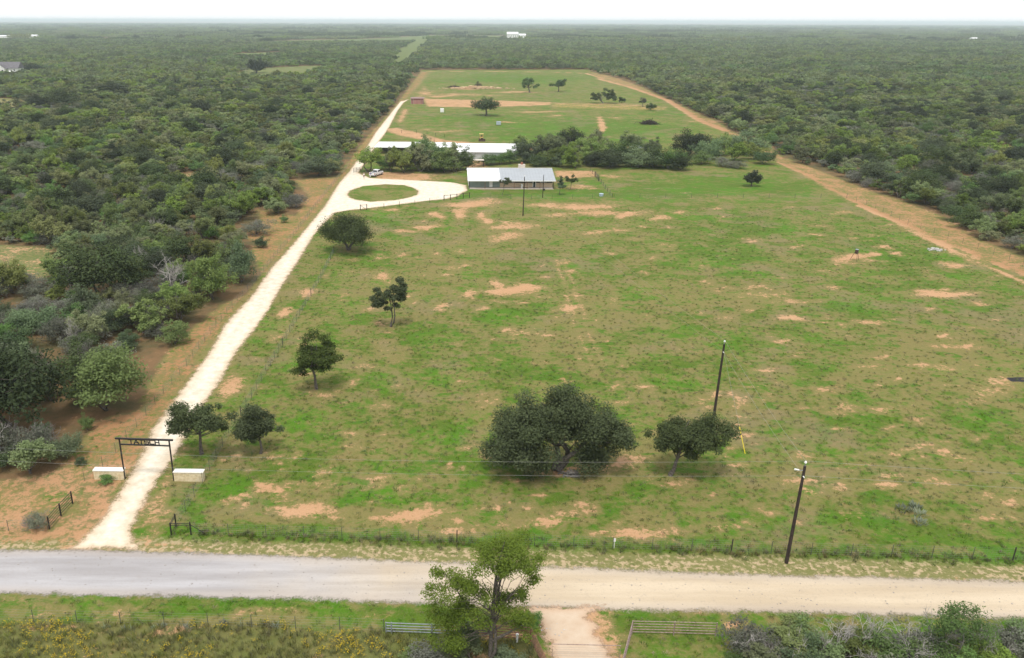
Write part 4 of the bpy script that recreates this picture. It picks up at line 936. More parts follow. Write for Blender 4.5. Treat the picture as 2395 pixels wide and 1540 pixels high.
# ---- grass tufts, verge tufts, weeds
def tuft(seed, n, h, r, w, leaf, flowers=0, fmat=None):
    g = np.random.default_rng(seed)
    a = g.uniform(0, 6.28, n); rr = r * g.random(n) ** .6
    b = np.stack([np.cos(a) * rr, np.sin(a) * rr, np.zeros(n)], -1)
    hh = h * g.uniform(.5, 1.1, n)
    tip = b + np.stack([np.cos(a) * hh * .45 + g.normal(size=n) * h * .2, np.sin(a) * hh * .45 + g.normal(size=n) * h * .2, hh], -1)
    sd = np.stack([-np.sin(a), np.cos(a), np.zeros(n)], -1) * w
    mid = (b + tip) / 2 + np.array([0, 0, h * .1])
    v = np.stack([b - sd * .6, mid - sd, tip, mid + sd], 1).reshape(-1, 3)
    q = np.arange(n * 4).reshape(-1, 4); t = g.random(n)
    if flowers:
        m = flowers; c = np.stack([g.normal(size=m) * r * .8, g.normal(size=m) * r * .8, h * g.uniform(.6, 1.25, m)], -1); s = .032
        fv = np.stack([c + [-s, -s, 0], c + [s, -s, .02], c + [s, s, 0], c + [-s, s, .02]], 1).reshape(-1, 3)
        v = np.concatenate([v, fv]); q = np.concatenate([q, np.arange(m * 4).reshape(-1, 4) + n * 4]); t = np.concatenate([t, np.zeros(m)])
    me = np_mesh('tuft', v, q, None, False, dict(tint=t)); me.materials.append(leaf)
    if flowers:
        me.materials.append(fmat); mi = np.zeros(len(q), np.int32); mi[n:] = 1; me.polygons.foreach_set('material_index', mi)
    return bpy.data.objects.new('source', me)
M['grass'] = leaf_mat('grass_blades', (.095, .155, .024), (.165, .220, .050), (.215, .200, .085), .4)
M['grass_dry'] = leaf_mat('dry_grass', (.24, .20, .095), (.36, .30, .155), (.18, .18, .07), .4)
M['grass_lush'] = leaf_mat('lush_grass', (.085, .175, .020), (.140, .240, .036), (.13, .190, .040), .4)
M['weed'] = leaf_mat('olive_weeds', (.120, .155, .038), (.200, .215, .065), (.220, .185, .085), .4)
M['weed_pale'] = leaf_mat('pale_weeds', (.20, .25, .16), (.30, .34, .24), (.20, .22, .15), .2)
M['flower'] = mat('yellow_flowers', (.46, .33, .012), .8, .2, 5)
# per-point ground values by nearest ground vertex
def ground_val(a, x, y):
    i = np.clip(np.searchsorted(ax, x), 1, nx - 1); j = np.clip(np.searchsorted(ay, y), 1, ny - 1)
    i = i - (x - ax[i - 1] < ax[i] - x); j = j - (y - ay[j - 1] < ay[j] - y)
    return a.reshape(ny, nx)[j, i]
def on_road(x, y, pad=.4):
    m = np.zeros(x.shape, bool)
    for p in (ROAD, DRIVE, LOWER):
        b = (x > p[:, 0].min() - 2) & (x < p[:, 0].max() + 2) & (y > p[:, 1].min() - 2) & (y < p[:, 1].max() + 2)
        if b.any(): m[b] |= sdf(x[b], y[b], p) > -pad
    return m
gxs, gys = jitter_grid(-95, 110, 40, 215, .62)
u_, v_, _ = project(gxs, gys)
kp = (u_ > -60) & (u_ < 2460) & (v_ < 1600) & (RNG.random(gxs.size) < np.clip((95 / np.maximum(gys, 1)) ** 1.6, .12, 1))
gxs, gys = gxs[kp], gys[kp]
B, Lh, Fl, Vg, Wd = (ground_val(a, gxs, gys) for a in (bare, lush, floor, verge, weed))
pn = np.sin(gxs * .9 + 2 * np.sin(gys * .5)) * np.sin(gys * 1.1 + 1.5 * np.sin(gxs * .6)) * .5 + .5
prob = np.clip(.18 + .55 * Lh + .25 * pn - 1.0 * np.clip(B, 0, 1), .02, 1) * (Fl < .5) * (1 - .55 * Vg) * (1 - Wd)
kp = (RNG.random(gxs.size) < prob) & ~on_road(gxs, gys)
gxs, gys, B, Lh, Vg = gxs[kp], gys[kp], B[kp], Lh[kp], Vg[kp]
gsrc = [tuft(500 + i, 22, .20, .22, .022, M['grass']) for i in range(3)] + [tuft(510 + i, 20, .20, .20, .02, M['grass_dry']) for i in range(2)] + [tuft(520 + i, 26, .24, .26, .024, M['grass_lush']) for i in range(2)]
rr = RNG.random(gxs.size)
gi_ = np.where(rr < np.clip((Lh - .42) * 1.6, .06, .9), RNG.integers(5, 7, gxs.size), np.where(rr > .72 + .1 * Lh, RNG.integers(3, 5, gxs.size), RNG.integers(0, 3, gxs.size)))
gs_ = (RNG.uniform(.5, 1.25, gxs.size) * (1 - .35 * Vg))[:, None] * np.ones(3); gs_[:, 2] *= .8
scatter('grass', 'grass tufts of the pasture and road verges', np.stack([gxs, gys, np.zeros(gxs.size)], -1), gs_, RNG.uniform(0, 6.28, gxs.size), gi_, gsrc)
# tall weeds: along the front fence, and the flowering field this side of the road
wx, wy = jitter_grid(-75, 40, 41, 62, .34)
wd = ground_val(weed, wx, wy)
u_, v_, _ = project(wx, wy)
kp = (wd > .5) & (RNG.random(wx.size) < .62) & (u_ > -80) & (v_ < 1640)
wx, wy, v_ = wx[kp], wy[kp], v_[kp]
wsrc = [tuft(530 + i, 24, .55, .22, .022, M['weed']) for i in range(3)] + [tuft(540 + i, 18, .6, .2, .02, M['weed'], 12, M['flower']) for i in range(2)] + [tuft(545, 24, .5, .25, .03, M['weed_pale'])]
fz = np.sin(wx * .55 + 1.2 * np.sin(wy * .7)) + np.sin(wy * .8 + wx * .3) + RNG.normal(size=wx.size) * .9
wi = np.where(fz > .1 + 1.9 * RNG.random(wx.size), RNG.integers(3, 5, wx.size), np.where((v_ < 1475) & (RNG.random(wx.size) < .22), 5, RNG.integers(0, 3, wx.size)))
ws = RNG.uniform(.45, 1.0, wx.size)[:, None] * np.ones(3)
scatter('weeds', 'olive weeds with yellow flowers beside the gravel road', np.stack([wx, wy, np.zeros(wx.size)], -1), ws, RNG.uniform(0, 6.28, wx.size), wi, wsrc)
fx, fy = [], []
for k in range(len(FENCE_F) - 1):
    n = int(np.hypot(*(FENCE_F[k + 1] - FENCE_F[k])) * 6.5)
    t_ = RNG.random(n)[:, None]
    q = FENCE_F[k] + (FENCE_F[k + 1] - FENCE_F[k]) * t_ + RNG.normal(size=(n, 2)) * [.2, .45]
    fx += list(q[:, 0]); fy += list(q[:, 1])
fx, fy = np.array(fx), np.array(fy)
fsrc = [tuft(550 + i, 24, .42, .2, .02, M['grass']) for i in range(2)] + [tuft(555, 24, .5, .2, .02, M['grass_dry']), tuft(556, 24, .42, .2, .02, M['weed'])]
scatter('tall_grass', 'tall unmown grass along the front fence', np.stack([fx, fy, np.zeros(fx.size)], -1), RNG.uniform(.5, 1.1, fx.size)[:, None] * np.ones(3), RNG.uniform(0, 6.28, fx.size), RNG.integers(0, 4, fx.size), fsrc)
for i, (bx, by, w) in enumerate([(2110, 1194, 1.5), (2138, 1188, 1.1), (2147, 1204, 1.4), (2151, 1226, 1.2)]):
    o = tuft(570 + i, 60, .5, w * .42, .05, M['weed_pale']); COL.objects.link(o); o.name = 'weed_plant'; o.location = G(bx, by); o.scale = (1.2, 1.2, 1)
    tag(o, ('largest pale blue-green plant of the cluster in the pasture', 'pale plant at the back of the pasture cluster', 'middle pale plant of the pasture cluster', 'pale plant nearest the road in the pasture cluster')[i], 'plant', 'pale plants in the pasture')

# ------------------------------------------------------------------ fences
def fence(name, label, line_v, spacing, post_h, post_r, pmat, wires=5, stays=.0, maxposts=98, thick_every=0, wire_w=.005, group='wire fences'):
    L = GP(line_v)
    o = Vector((L[0][0], L[0][1], 0))
    root = thing(name, label, 'fence', o, 0, group)
    seg = np.hypot(*np.diff(L, axis=0).T); cum = np.concatenate([[0], np.cumsum(seg)])
    n = min(maxposts, int(cum[-1] / spacing) + 1)
    s = np.linspace(0, cum[-1], n)
    X = np.interp(s, cum, L[:, 0]); Y = np.interp(s, cum, L[:, 1])
    thin = thick = None
    for i in range(n):
        big = thick_every and (i % thick_every == 0 or i == n - 1)
        me = thick if big else thin
        loc = (X[i] - o.x, Y[i] - o.y, 0)
        if me is None:
            r = post_r * (2.0 if big else 1)
            po = MB().tube([(0, 0, -.2), (0, 0, post_h * (1.06 if big else 1))], [r, r * .95], 6).build('post', M['cedar'] if big else pmat, root, loc)
            if big: thick = po.data
            else: thin = po.data
        else: link('post', me, root, loc)
    mb = MB()
    for k in range(wires):
        z = post_h * (.12 + .83 * k / max(1, wires - 1))
        for i in range(n - 1):
            mb.tube([(X[i] - o.x, Y[i] - o.y, z), (X[i + 1] - o.x, Y[i + 1] - o.y, z)], wire_w, 3, False)
    if stays:
        m = min(900, int(cum[-1] / stays)); s2 = np.linspace(0, cum[-1], m)
        for xx, yy in zip(np.interp(s2, s, X), np.interp(s2, s, Y)):
            mb.tube([(xx - o.x, yy - o.y, post_h * .1), (xx - o.x, yy - o.y, post_h * .95)], wire_w, 3, False)
    mb.build('wire_mesh', M['wire'], root)
    return root
fence('wire_fence', 'long wire fence with thin posts along the orange strip left of the driveway', [(198, 1126), (252, 1083), (322, 997), (380, 926), (428, 868), (486, 790), (532, 734), (592, 668), (640, 606), (692, 546), (738, 484), (788, 422), (818, 388)], 3.1, 1.3, .022, M['tpost'], 5, .5)
fence('wire_fence', 'wire fence between the driveway and the pasture with dark brace posts', [(412, 1232), (433, 1198), (476, 1128), (527, 1036), (600, 912), (680, 776), (752, 650), (781, 592)], 2.6, 1.35, .025, M['tpost'], 6, .4, thick_every=9)
fence('wire_fence', 'front wire fence of the pasture standing in tall grass beside the county road', [(447, 1251), (897, 1265), (1350, 1282), (1850, 1297), (2395, 1312), (2560, 1317)], 3.6, 1.35, .03, M['tpost'], 6, .4, thick_every=7)
fence('wire_fence', 'short mesh fence at the left end by the county road', [(-160, 1246), (0, 1243), (112, 1238)], 3.0, 1.2, .03, M['tpost'], 6, .3)
fence('wire_fence', 'thin wire fence along the near side of the county road above the yellow weeds', [(-120, 1448), (0, 1452), (89, 1456), (300, 1460), (520, 1465), (705, 1472), (846, 1474), (898, 1478)], 3.4, 1.25, .03, M['tpost'], 5, .0)
fence('wire_fence', 'wire fence curving below the turning loop', [(858, 491), (905, 487), (951, 481), (1000, 475), (1038, 469.5)], 4.5, 1.3, .05, M['cedar'], 5, .6)
fence('wire_fence', 'wire fence in front of the farmhouse lawn', [(1098, 463), (1200, 466), (1320, 466), (1432, 463)], 5, 1.3, .04, M['tpost'], 6, .4)
fence('wire_fence', 'vine-grown fence climbing along the right side of the farmhouse yard', [(1432, 463), (1415, 442), (1398, 420), (1380, 402)], 4, 1.3, .05, M['cedar'], 6, .4)
fence('wire_fence', 'cross fence running from the farmhouse yard to the right dirt track', [(1436, 463), (1600, 463), (1800, 463.5), (1980, 464)], 7, 1.25, .04, M['tpost'], 5, .0)
fence('wire_fence', 'wire fence along the reddish soil of the right dirt track', [(2560, 690), (2420, 637), (2352, 606), (2250, 570), (2125, 527), (2040, 485), (1980, 464)], 4.5, 1.4, .028, M['tpost'], 5, .0)
fence('wire_fence', 'fence around the small pen at the dirt road behind the barn', [(905, 312), (985, 312), (1040, 322)], 6, 1.4, .07, M['cedar'], 4, .0)
def panel(mb, a, b, h, rails, r, posts, z0=.25):
    """pipe rails between two ground points"""
    a, b = np.array(a), np.array(b)
    for k in range(rails):
        z = z0 + (h - z0) * k / (rails - 1)
        mb.tube([(*a, z), (*b, z)], r, 6)
def pipe_fence(name, label, line_v, h, rails, r, pr, m, post_t, cat='fence', z0=.25, group=None, world=None):
    L = GP(line_v) if world is None else np.array(world)
    o = Vector((*L[0], 0)); root = thing(name, label, cat, o, 0, group)
    L = L - L[0]
    mb = MB()
    for i in range(len(L) - 1): panel(mb, L[i], L[i + 1], h, rails, r, 0, z0)
    mb.build('rails', m, root)
    for seg, t in post_t:
        p = L[seg] + (L[seg + 1] - L[seg]) * t
        MB().tube([(*p, -.2), (*p, h + .06)], pr, 8).build('post', m, root)
    return root
pipe_fence('pipe_fence', 'black pipe fence panel with three posts at the left of the entrance', [(116, 1238), (143, 1207), (170, 1178)], 1.35, 5, .035, .075, M['black_iron'], [(0, 0), (0, 1), (1, 1)], group='pipe fences')
ro = pipe_fence('corner_brace', 'black corner posts with a top rail at the right of the entrance', [(412, 1232), (401, 1252), (447, 1251.5)], 1.3, 2, .035, .075, M['black_iron'], [(0, 0), (0, 1), (1, 1)], z0=1.1, group='pipe fences')
a, b = GP([(447, 1251), (484, 1252)]) - GP([(412, 1232)])[0]
MB().tube([(*a, 1.15), (*b, .05)], .035, 6).build('brace', M['black_iron'], ro)
pipe_fence('gate_panel', 'galvanised pipe gate behind the weeds at the bottom left of the airy tree', [(903, 1482), (1010, 1486), (1078, 1489)], 1.05, 4, .04, .05, M['galv'], [(0, 0), (0, .12), (0, 1), (1, 1)], 'gate', group='pipe fences')
pipe_fence('rail_fence', 'rusty red pipe rails behind the airy tree, turning down towards the pipe gate', [(1080, 1491), (1241, 1500), (1278, 1578)], 1.3, 5, .036, .06, M['rust_pipe'], [(0, 0), (0, .5), (0, 1), (1, 1)], group='pipe fences')
pipe_fence('rail_fence', 'pale weathered pipe rails right of the pipe gate', [(1673, 1489), (1575, 1486), (1477, 1484), (1449, 1590)], 1.3, 5, .032, .05, M['white_pipe'], [(0, 0), (0, 1), (1, 1), (2, 1)], group='pipe fences')
a, b = G(1291, 1537), G(1449, 1541)
gt = thing('pipe_gate', 'closed pipe gate across the sandy entrance track at the bottom edge', 'gate', a, 0, 'pipe fences')
d = b - a
mb = MB(); h = 1.25
mb.tube([(0, 0, .08), (0, 0, h), (d.x, d.y, h), (d.x, d.y, .08)], .032, 7)
mb.build('frame', M['white_pipe'], gt)
mb = MB()
for k in range(5): mb.tube([(0, 0, .15 + .2 * k), (d.x, d.y, .15 + .2 * k)], .006, 3)
mb.build('wire_mesh', M['wire'], gt)
v = thing('vent_pipe', 'white capped vent pipe standing behind the rusty rails', 'pipe', G(1209, 1502), 0)
MB().tube([(0, 0, -.2), (0, 0, .72)], .085, 12).build('pipe', M['white'], v)
MB().tube([(0, 0, .72), (0, 0, .76), (0, 0, .80)], [.125, .125, .09], 12).build('cap', M['white'], v)
mk = thing('marker_post', 'small white marker sign in the tall grass of the front fence', 'marker', G(1436, 1283), 0)
MB().tube([(0, 0, -.2), (0, 0, 1.0)], .03, 6).build('post', M['white'], mk)
MB().box(-.1, .1, -.045, -.02, .75, 1.1).build('plate', M['white'], mk)
for bx, by, lb in ((1038.6, 469.5, 'dark wooden farmyard gate frame where the loop meets the house fence'), (843, 492.5, 'braced dark gate section beside the round oak')):
    p = G(bx, by); g_ = thing('farm_gate', lb, 'gate', p, 0, 'small farm gates')
    q = (GP([(1098, 463)]) - GP([(1038.6, 469.5)]))[0] if bx > 1000 else (GP([(858, 491.5)]) - GP([(843, 492.5)]))[0]
    for t in ((0, .25, .5, .75, 1) if bx > 1000 else (0, 1)):
        MB().tube([(q[0] * t, q[1] * t, -.2), (q[0] * t, q[1] * t, 1.5)], .09, 7).build('post', M['cedar'], g_)
    mb = MB(); mb.tube([(0, 0, 1.35), (q[0], q[1], 1.35)], .05, 6)
    if bx < 1000: mb.tube([(0, 0, 1.3), (q[0], q[1], .1)], .05, 6); mb.tube([(0, 0, .15), (q[0], q[1], .15)], .05, 6)
    else: mb.tube([(0, 0, .6), (q[0], q[1], .6)], .03, 6)
    mb.build('rails', M['rust_pipe'] if bx < 1000 else M['cedar'], g_)
pipe_fence('steel_gate', 'open steel farm gate beside the pickup truck', [(827, 404), (842, 401.5), (848, 398.5)], 1.4, 4, .035, .05, M['cedar'], [(0, 0), (0, .5), (0, 1), (1, 1)], 'gate', group='small farm gates')
pipe_fence('steel_gate', 'dark narrow gate in the vine-grown yard fence', [(1392, 414), (1400, 424)], 1.7, 5, .05, .08, M['black_iron'], [(0, 0), (0, 1)], 'gate', group='small farm gates')

# ------------------------------------------------------------------ entrance arch with its sign, stone walls
a, b = G(292.5, 1120), G(407, 1124)
W = (b - a).length; rz = math.atan2(b.y - a.y, b.x - a.x)
ar = thing('entrance_arch', 'black iron entrance arch with the lettered name sign over the driveway', 'gateway', a, rz)
HT = 4.75
for x in (0, W): MB().tube([(x, 0, -.3), (x, 0, HT)], .085, 10).build('post', M['black_iron'], ar)
MB().box(-.42, W + .42, -.09, .09, HT, HT + .16).build('top_bar', M['black_iron'], ar)
MB().box(.08, W - .08, -.07, .07, HT - .66, HT - .54).build('lower_bar', M['black_iron'], ar)
LET = {'T': [((0, 1), (1, 1)), ((.5, 1), (.5, 0))], 'A': [((0, 0), (.5, 1)), ((.5, 1), (1, 0)), ((.3, .32), (.95, .32))], 'S': [((1, 1), (.08, 1)), ((.04, 1), (.04, .55)), ((.04, .52), (.96, .52)), ((.96, .52), (.96, .06)), ((.96, .03), (0, .03))],
       'C': [((1, 1), (.1, 1)), ((.06, 1), (.06, 0)), ((.06, .03), (1, .03))], 'H': [((.06, 1), (.06, 0)), ((.94, 1), (.94, 0)), ((.06, .5), (.94, .5))]}
mb = MB(); x = 1.0; lw, lh, gap = .46, .44, .10
for ch in 'TATSCH':
    for (x0, y0), (x1, y1) in LET[ch]:
        dx, dz = (x1 - x0) * lw, (y1 - y0) * lh; L = math.hypot(dx, dz); nx_, nz_ = -dz / L * .052, dx / L * .052; ex, ez = dx / L * .045, dz / L * .045
        A = (x + x0 * lw - ex, HT - .49 + .02 + y0 * lh - ez); Bq = (x + x1 * lw + ex, HT - .49 + .02 + y1 * lh + ez)
        mb.prism([(A[0] - nx_, A[1] - nz_), (Bq[0] - nx_, Bq[1] - nz_), (Bq[0] + nx_, Bq[1] + nz_), (A[0] + nx_, A[1] + nz_)], 'y', -.02 - .002 * len(mb.v) / 8 % .01, .02)
    x += lw + gap
mb.build('lettering', M['black_iron'], ar)
def stone_wall(label, pa, pb):
    a, b = G(*pa), G(*pb); L = (b - a).length; rz = math.atan2(b.y - a.y, b.x - a.x)
    r = thing('stone_wall', label, 'wall', a, rz, 'stone walls of the entrance')
    g = np.random.default_rng(int(pa[0])); mb = MB()
    rows, z = 4, -.1
    for k in range(rows):
        hh = .28; x = 0
        while x < L - .05:
            w = min(g.uniform(.35, .75), L - x)
            if L - x - w < .2: w = L - x
            e = g.uniform(0, .03); mb.box(x + .006, x + w - .006, -e, .62 + e, z + .006, z + hh - .006); x += w
        z += hh
    mb.box(.03, L - .03, .03, .59, -.1, z - .01)
    mb.build('stones', M['rock'], r)
    MB().box(-.06, L + .06, -.06, .68, z, z + .13).build('cap', M['rock_cap'], r, None, .03)
stone_wall('cream stone wall left of the entrance arch with a bush at its foot', (221, 1122), (290, 1123))
stone_wall('cream stone wall right of the entrance arch next to the pasture fence', (408, 1126), (476, 1127))

# ------------------------------------------------------------------ utility poles, wires
def upole(label, bx, by, h, r=.15, lean=(.0, 0), gear=True, group='utility poles'):
    p = G(bx, by); t = thing('utility_pole', label, 'pole', p, 0, group)
    MB().tube([(0, 0, -.4), (lean[0] * .5, 0, h * .5), (lean[0], lean[1], h)], [r, r * .85, r * .68], 10).build('pole', M['pole'], t)
    if gear:
        MB().tube([(lean[0], 0, h - .02), (lean[0], 0, h + .30)], .035, 6).build('pin', M['galv'], t)
        MB().tube([(lean[0], 0, h + .26), (lean[0], 0, h + .33), (lean[0], 0, h + .42), (lean[0], 0, h + .50)], [.06, .12, .10, .05], 10).build('insulator', M['white'], t)
        MB().tube([(lean[0] - .05, -.1, h - .95), (lean[0] - .05, -.32, h - .95)], .05, 8).build('neutral_spool', M['white'], t)
    return t, Vector((p.x + lean[0], p.y, 0))
pb, PB = upole('tall utility pole standing on the verge between the county road and the front fence', 1839, 1317, 10.0, .17, (.12, 0))
MB().tube([(-.35, -.02, 9.62), (-.75, -.05, 9.72)], [.06, .09], 8).build('cutout', M['white'], pb)
MB().tube([(.1, 0, 9.55), (-.4, -.02, 9.62)], .03, 6).build('bracket', M['galv'], pb)
pa, PA = upole('utility pole behind the flat-topped oak, held by a guy wire', 1668, 984, 10.1, .17, (.12, 0))
pc, PC = upole('utility pole in the pasture in front of the farmhouse', 1223, 505, 9.7, .15, (.05, 0))
pd, PD = upole('shorter service pole with a meter at the farmhouse fence', 1269, 463, 6.4, .12, (.05, 0), False)
MB().box(.12, .55, -.2, .15, 2.0, 2.5).build('meter_box', M['black_iron'], pd)
def span(name, label, p0, z0, p1, z1, sag, r=.006, m='cable', group='overhead lines'):
    pts = []
    for i in range(25):
        t = i / 24
        pts.append((p0.x + (p1.x - p0.x) * t - p0.x, p0.y + (p1.y - p0.y) * t - p0.y, z0 + (z1 - z0) * t - sag * 4 * t * (1 - t)))
    o = MB().tube(pts, r, 4).build(name, M[m], None, (p0.x, p0.y, 0)); return tag(o, label, 'wire', group)
lp = G(-411, 1248)
span('power_line', 'upper power line running left from the roadside pole across the pasture', PB, 10.5, lp, 10.4, 1.0)
span('power_line', 'lower neutral line running left from the roadside pole below the first line', PB, 9.05, lp, 9.0, .9)
rp = G(4300, 1400)
span('power_line', 'upper power line leaving the roadside pole to the right', PB, 10.5, rp, 10.4, 1.0, .008)
span('power_line', 'lower neutral line leaving the roadside pole to the right', PB, 9.05, rp, 9.0, .9, .008)
span('power_line', 'upper line between the roadside pole and the pole behind the oak', PB, 10.5, PA, 10.6, .35, .008)
span('power_line', 'lower line between the roadside pole and the pole behind the oak', PB, 9.05, PA, 9.15, .35, .008)
span('power_line', 'upper line from the pole behind the oak towards the farmhouse', PA, 10.6, PC, 10.2, 1.4, .006)
span('power_line', 'lower line from the pole behind the oak towards the farmhouse', PA, 9.15, PC, 8.75, 1.4, .006)
span('power_line', 'service line between the two farmhouse poles', PC, 8.7, PD, 6.2, .4, .008)
ga = G(1743, 1063)
gw = thing('guy_wire', 'guy wire with a yellow guard anchoring the pole behind the oak', 'wire', ga, 0)
dv = Vector((PA.x - ga.x, PA.y - ga.y, 9.3))
MB().tube([(0, 0, 0), tuple(dv)], .009, 4).build('cable', M['cable'], gw)
MB().tube([tuple(dv * .004), tuple(dv * .255)], .035, 6).build('guard', M['yellow'], gw)

# ------------------------------------------------------------------ farmhouse
a, b = G(1097.5, 442.7), G(1295, 443.6)
hr = thing('farmhouse', 'long low farmhouse with a white metal roof, stone wainscot and a porch', 'house', a, math.atan2(b.y - a.y, b.x - a.x) + .012)
L = (b - a).length; D = 17.6; WH = 2.55; RY, RZ = 9.0, 4.62
def gable(x, y0, y1, flip):
    def zr(y): return WH + .02 + (RZ - WH - .10) * (1 - abs(y - RY) / (RY + .3))
    return [(y0, 0), (y1, 0), (y1, zr(y1)), (RY, zr(RY)), (y0, zr(y0))]
LG = 9.1
MB().prism(gable(0, 2.6, D, 0), 'x', 0, LG).build('garage_wall', M['wall_green'], hr)
MB().prism(gable(0, 2.62, D, 0), 'x', LG, L - .05).build('house_wall', M['wall_dark'], hr)
MB().box(LG + .02, L - .04, 2.54, 2.62, 0, 1.35).build('wainscot', M['stone'], hr)
MB().box(-.02, L, -.15, 2.53, 0, .12).build('porch_floor', M['concrete'], hr)
def roof(x0, x1, m, nm):
    t = .12
    MB().prism([(-.35, WH), (RY, RZ), (RY, RZ - t), (-.35, WH - t)], 'x', x0, x1).build(nm, m, hr)
    MB().prism([(RY, RZ), (D + .35, WH), (D + .35, WH - t), (RY, RZ - t)], 'x', x0, x1).build(nm, m, hr)
roof(-.45, LG - .004, M['roof_white'], 'roof'); roof(LG, L + .5, M['roof_grey'], 'roof')
MB().box(-.45, L + .5, RY - .15, RY + .15, RZ + .003, RZ + .05).build('ridge_cap', M['white'], hr)
MB().box(-.46, L + .51, -.43, -.352, WH - .22, WH + .012).build('fascia', M['white'], hr)
for x in (.1, 4.6, 13.1, 16.9, 20.6, L - .15):
    MB().tube([(x, .05, .12), (x, .05, WH - .1)], .085 if x > L - 1 or x < .5 else .055, 8).build('porch_post', M['brick'] if 4 < x < L - 1 else M['pole'], hr)
MB().box(6.0, 6.95, 2.55, 2.6, .12, 2.18).build('door', M['white'], hr)
dr = MB().box(18.75, 19.7, 2.45, 2.54, .12, 2.25).build('door', M['white'], hr)
MB().box(18.92, 19.53, 2.42, 2.449, .14, 2.15).build('door_panel', M['glass'], dr)
for x0, x1 in ((12.7, 13.4), (21.05, 21.85), (22.05, 22.75)):
    wd_ = MB().box(x0, x1, 2.55, 2.618, 1.42, 2.2).build('window', M['white'], hr)
    MB().box(x0 + .07, x1 - .07, 2.53, 2.549, 1.5, 2.12).build('pane', M['glass'], wd_)
MB().box(-.06, -.002, 4.2, 8.2, .1, 2.6).build('garage_door', M['white'], hr)
MB().box(-.06, -.002, 10.2, 13.6, .1, 2.6).build('garage_door', M['white'], hr)
ch = MB().box(15.1, 17.1, RY + .4, RY + 1.8, 2.5, RZ + .95).build('chimney', M['concrete'], hr)
MB().box(15.8, 16.4, RY + .75, RY + 1.4, RZ + .952, RZ + 1.55).build('chimney_pot', M['brick'], ch)
pt = thing('water_heater', 'small white upright tank on the farmhouse porch behind the utility pole', 'tank', hr.matrix_world @ Vector((0, 0, 0)), 0)
pt.location = a + Vector((15.45, 1.4, .12))
MB().tube([(0, 0, 0), (0, 0, 1.0), (0, 0, 1.2)], [.3, .3, .16], 14).build('body', M['white'], pt)
MB().tube([(0, 0, 1.2), (0, 0, 1.4)], .07, 8).build('valve', M['galv'], pt)

# ------------------------------------------------------------------ barns, sheds, far houses
def quad_roof(root, o, pts, t, m, nm='roof'):
    return MB().slab([tuple(p - o) for p in pts], t).build(nm, m, root)
FL, FR, BR_, BL = G(874, 344.8, 2.5), G(1066, 345.8, 2.5), G(1066, 333.2, 3.3), G(886, 331.8, 3.3)
bs = thing('open_shed', 'long open-fronted metal shed half hidden by trees at the driveway', 'shed', Vector((FL.x, FL.y, 0)))
o = Vector((FL.x, FL.y, 0))
quad_roof(bs, o, [FL, FR, BR_, BL], .14, M['roof_white'])
q0, q1 = BL - o, BR_ - o
MB().hexa([(q0.x, q0.y - .3, 0), (q1.x - .1, q1.y - .3, 0), (q1.x - .1, q1.y - .15, 0), (q0.x, q0.y - .15, 0)], [(q0.x, q0.y - .3, 3.05), (q1.x - .1, q1.y - .3, 3.05), (q1.x - .1, q1.y - .15, 3.05), (q0.x, q0.y - .15, 3.05)]).build('back_wall', M['wall_dark'], bs)
for k in range(7):
    t = k / 6; MB().tube([(.1 + (FR.x - FL.x - .2) * t, .15, 0), (.1 + (FR.x - FL.x - .2) * t, .15, 2.4)], .09, 6).build('post', M['black_iron'], bs)
w_ = tag(MB().box(-1, 1, -.6, .6, .1, 1.7).build('tank', M['white'], None, G(913, 352)), 'white box tank under the open shed roof', 'tank')
FL, FR, BR_, BL = G(1069, 355.6, 2.6), G(1210, 357, 2.6), G(1206, 336.2, 3.9), G(1064, 335.2, 3.9)
o = Vector((FL.x, FL.y + .2, 0))
bn = thing('metal_barn', 'closed silver metal barn with a white roof behind the tree belt', 'barn', o)
quad_roof(bn, o, [FL, FR, BR_, BL], .14, M['roof_white'])
f0, f1, b1, b0 = FL - o, FR - o, BR_ - o, BL - o
MB().hexa([(f0.x + .2, .15, 0), (f1.x - .2, f1.y + .35, 0), (b1.x - .2, b1.y - .3, 0), (b0.x + .2, b0.y - .3, 0)], [(f0.x + .2, .15, 2.45), (f1.x - .2, f1.y + .35, 2.45), (b1.x - .2, b1.y - .3, 3.74), (b0.x + .2, b0.y - .3, 3.74)]).build('wall', M['wall_silver'], bn)
MB().box(5.2, 6.3, .02, .14, 0, 2.1).build('door', M['white'], bn)
for x0, m_ in ((6.4, mat('faded_pink_panel', (.70, .50, .48))), (9.6, mat('pale_teal_panel', (.50, .62, .62)))):
    s_ = (3.9 - 2.6) / (b0.y - f0.y)
    MB().hexa([(x0, .0, 2.604), (x0 + .9, .0, 2.604), (x0 + .9, 4.2, 2.62 + 4.2 * s_), (x0, 4.2, 2.62 + 4.2 * s_)], [(x0, .0, 2.63), (x0 + .9, .0, 2.63), (x0 + .9, 4.2, 2.65 + 4.2 * s_), (x0, 4.2, 2.65 + 4.2 * s_)]).build('roof_panel', m_, bn)
cn = thing('lean_to', 'small flat-roofed shelter in the gap between barn and farmhouse', 'shelter', G(1104, 391))
MB().box(0, 4.0, 0, 2.6, 2.1, 2.22).build('roof', M['concrete'], cn)
for x, y in ((.15, .1), (3.85, .1), (.15, 2.5), (3.85, 2.5)): MB().tube([(x, y, 0), (x, y, 2.1)], .08, 6).build('post', M['pole'], cn)
rs = thing('red_shed', 'faded red metal shed at the end of the white driveway', 'shed', G(961, 243.5), -.05)
MB().box(0, 7.2, 0, 6, 0, 3.0).build('wall', M['red_metal'], rs)
MB().prism([(-.4, 3.004), (6.4, 3.304), (6.4, 3.42), (-.4, 3.12)], 'x', -.4, 7.8).build('roof', mat('rusted_roof', (.27, .17, .15)), rs)
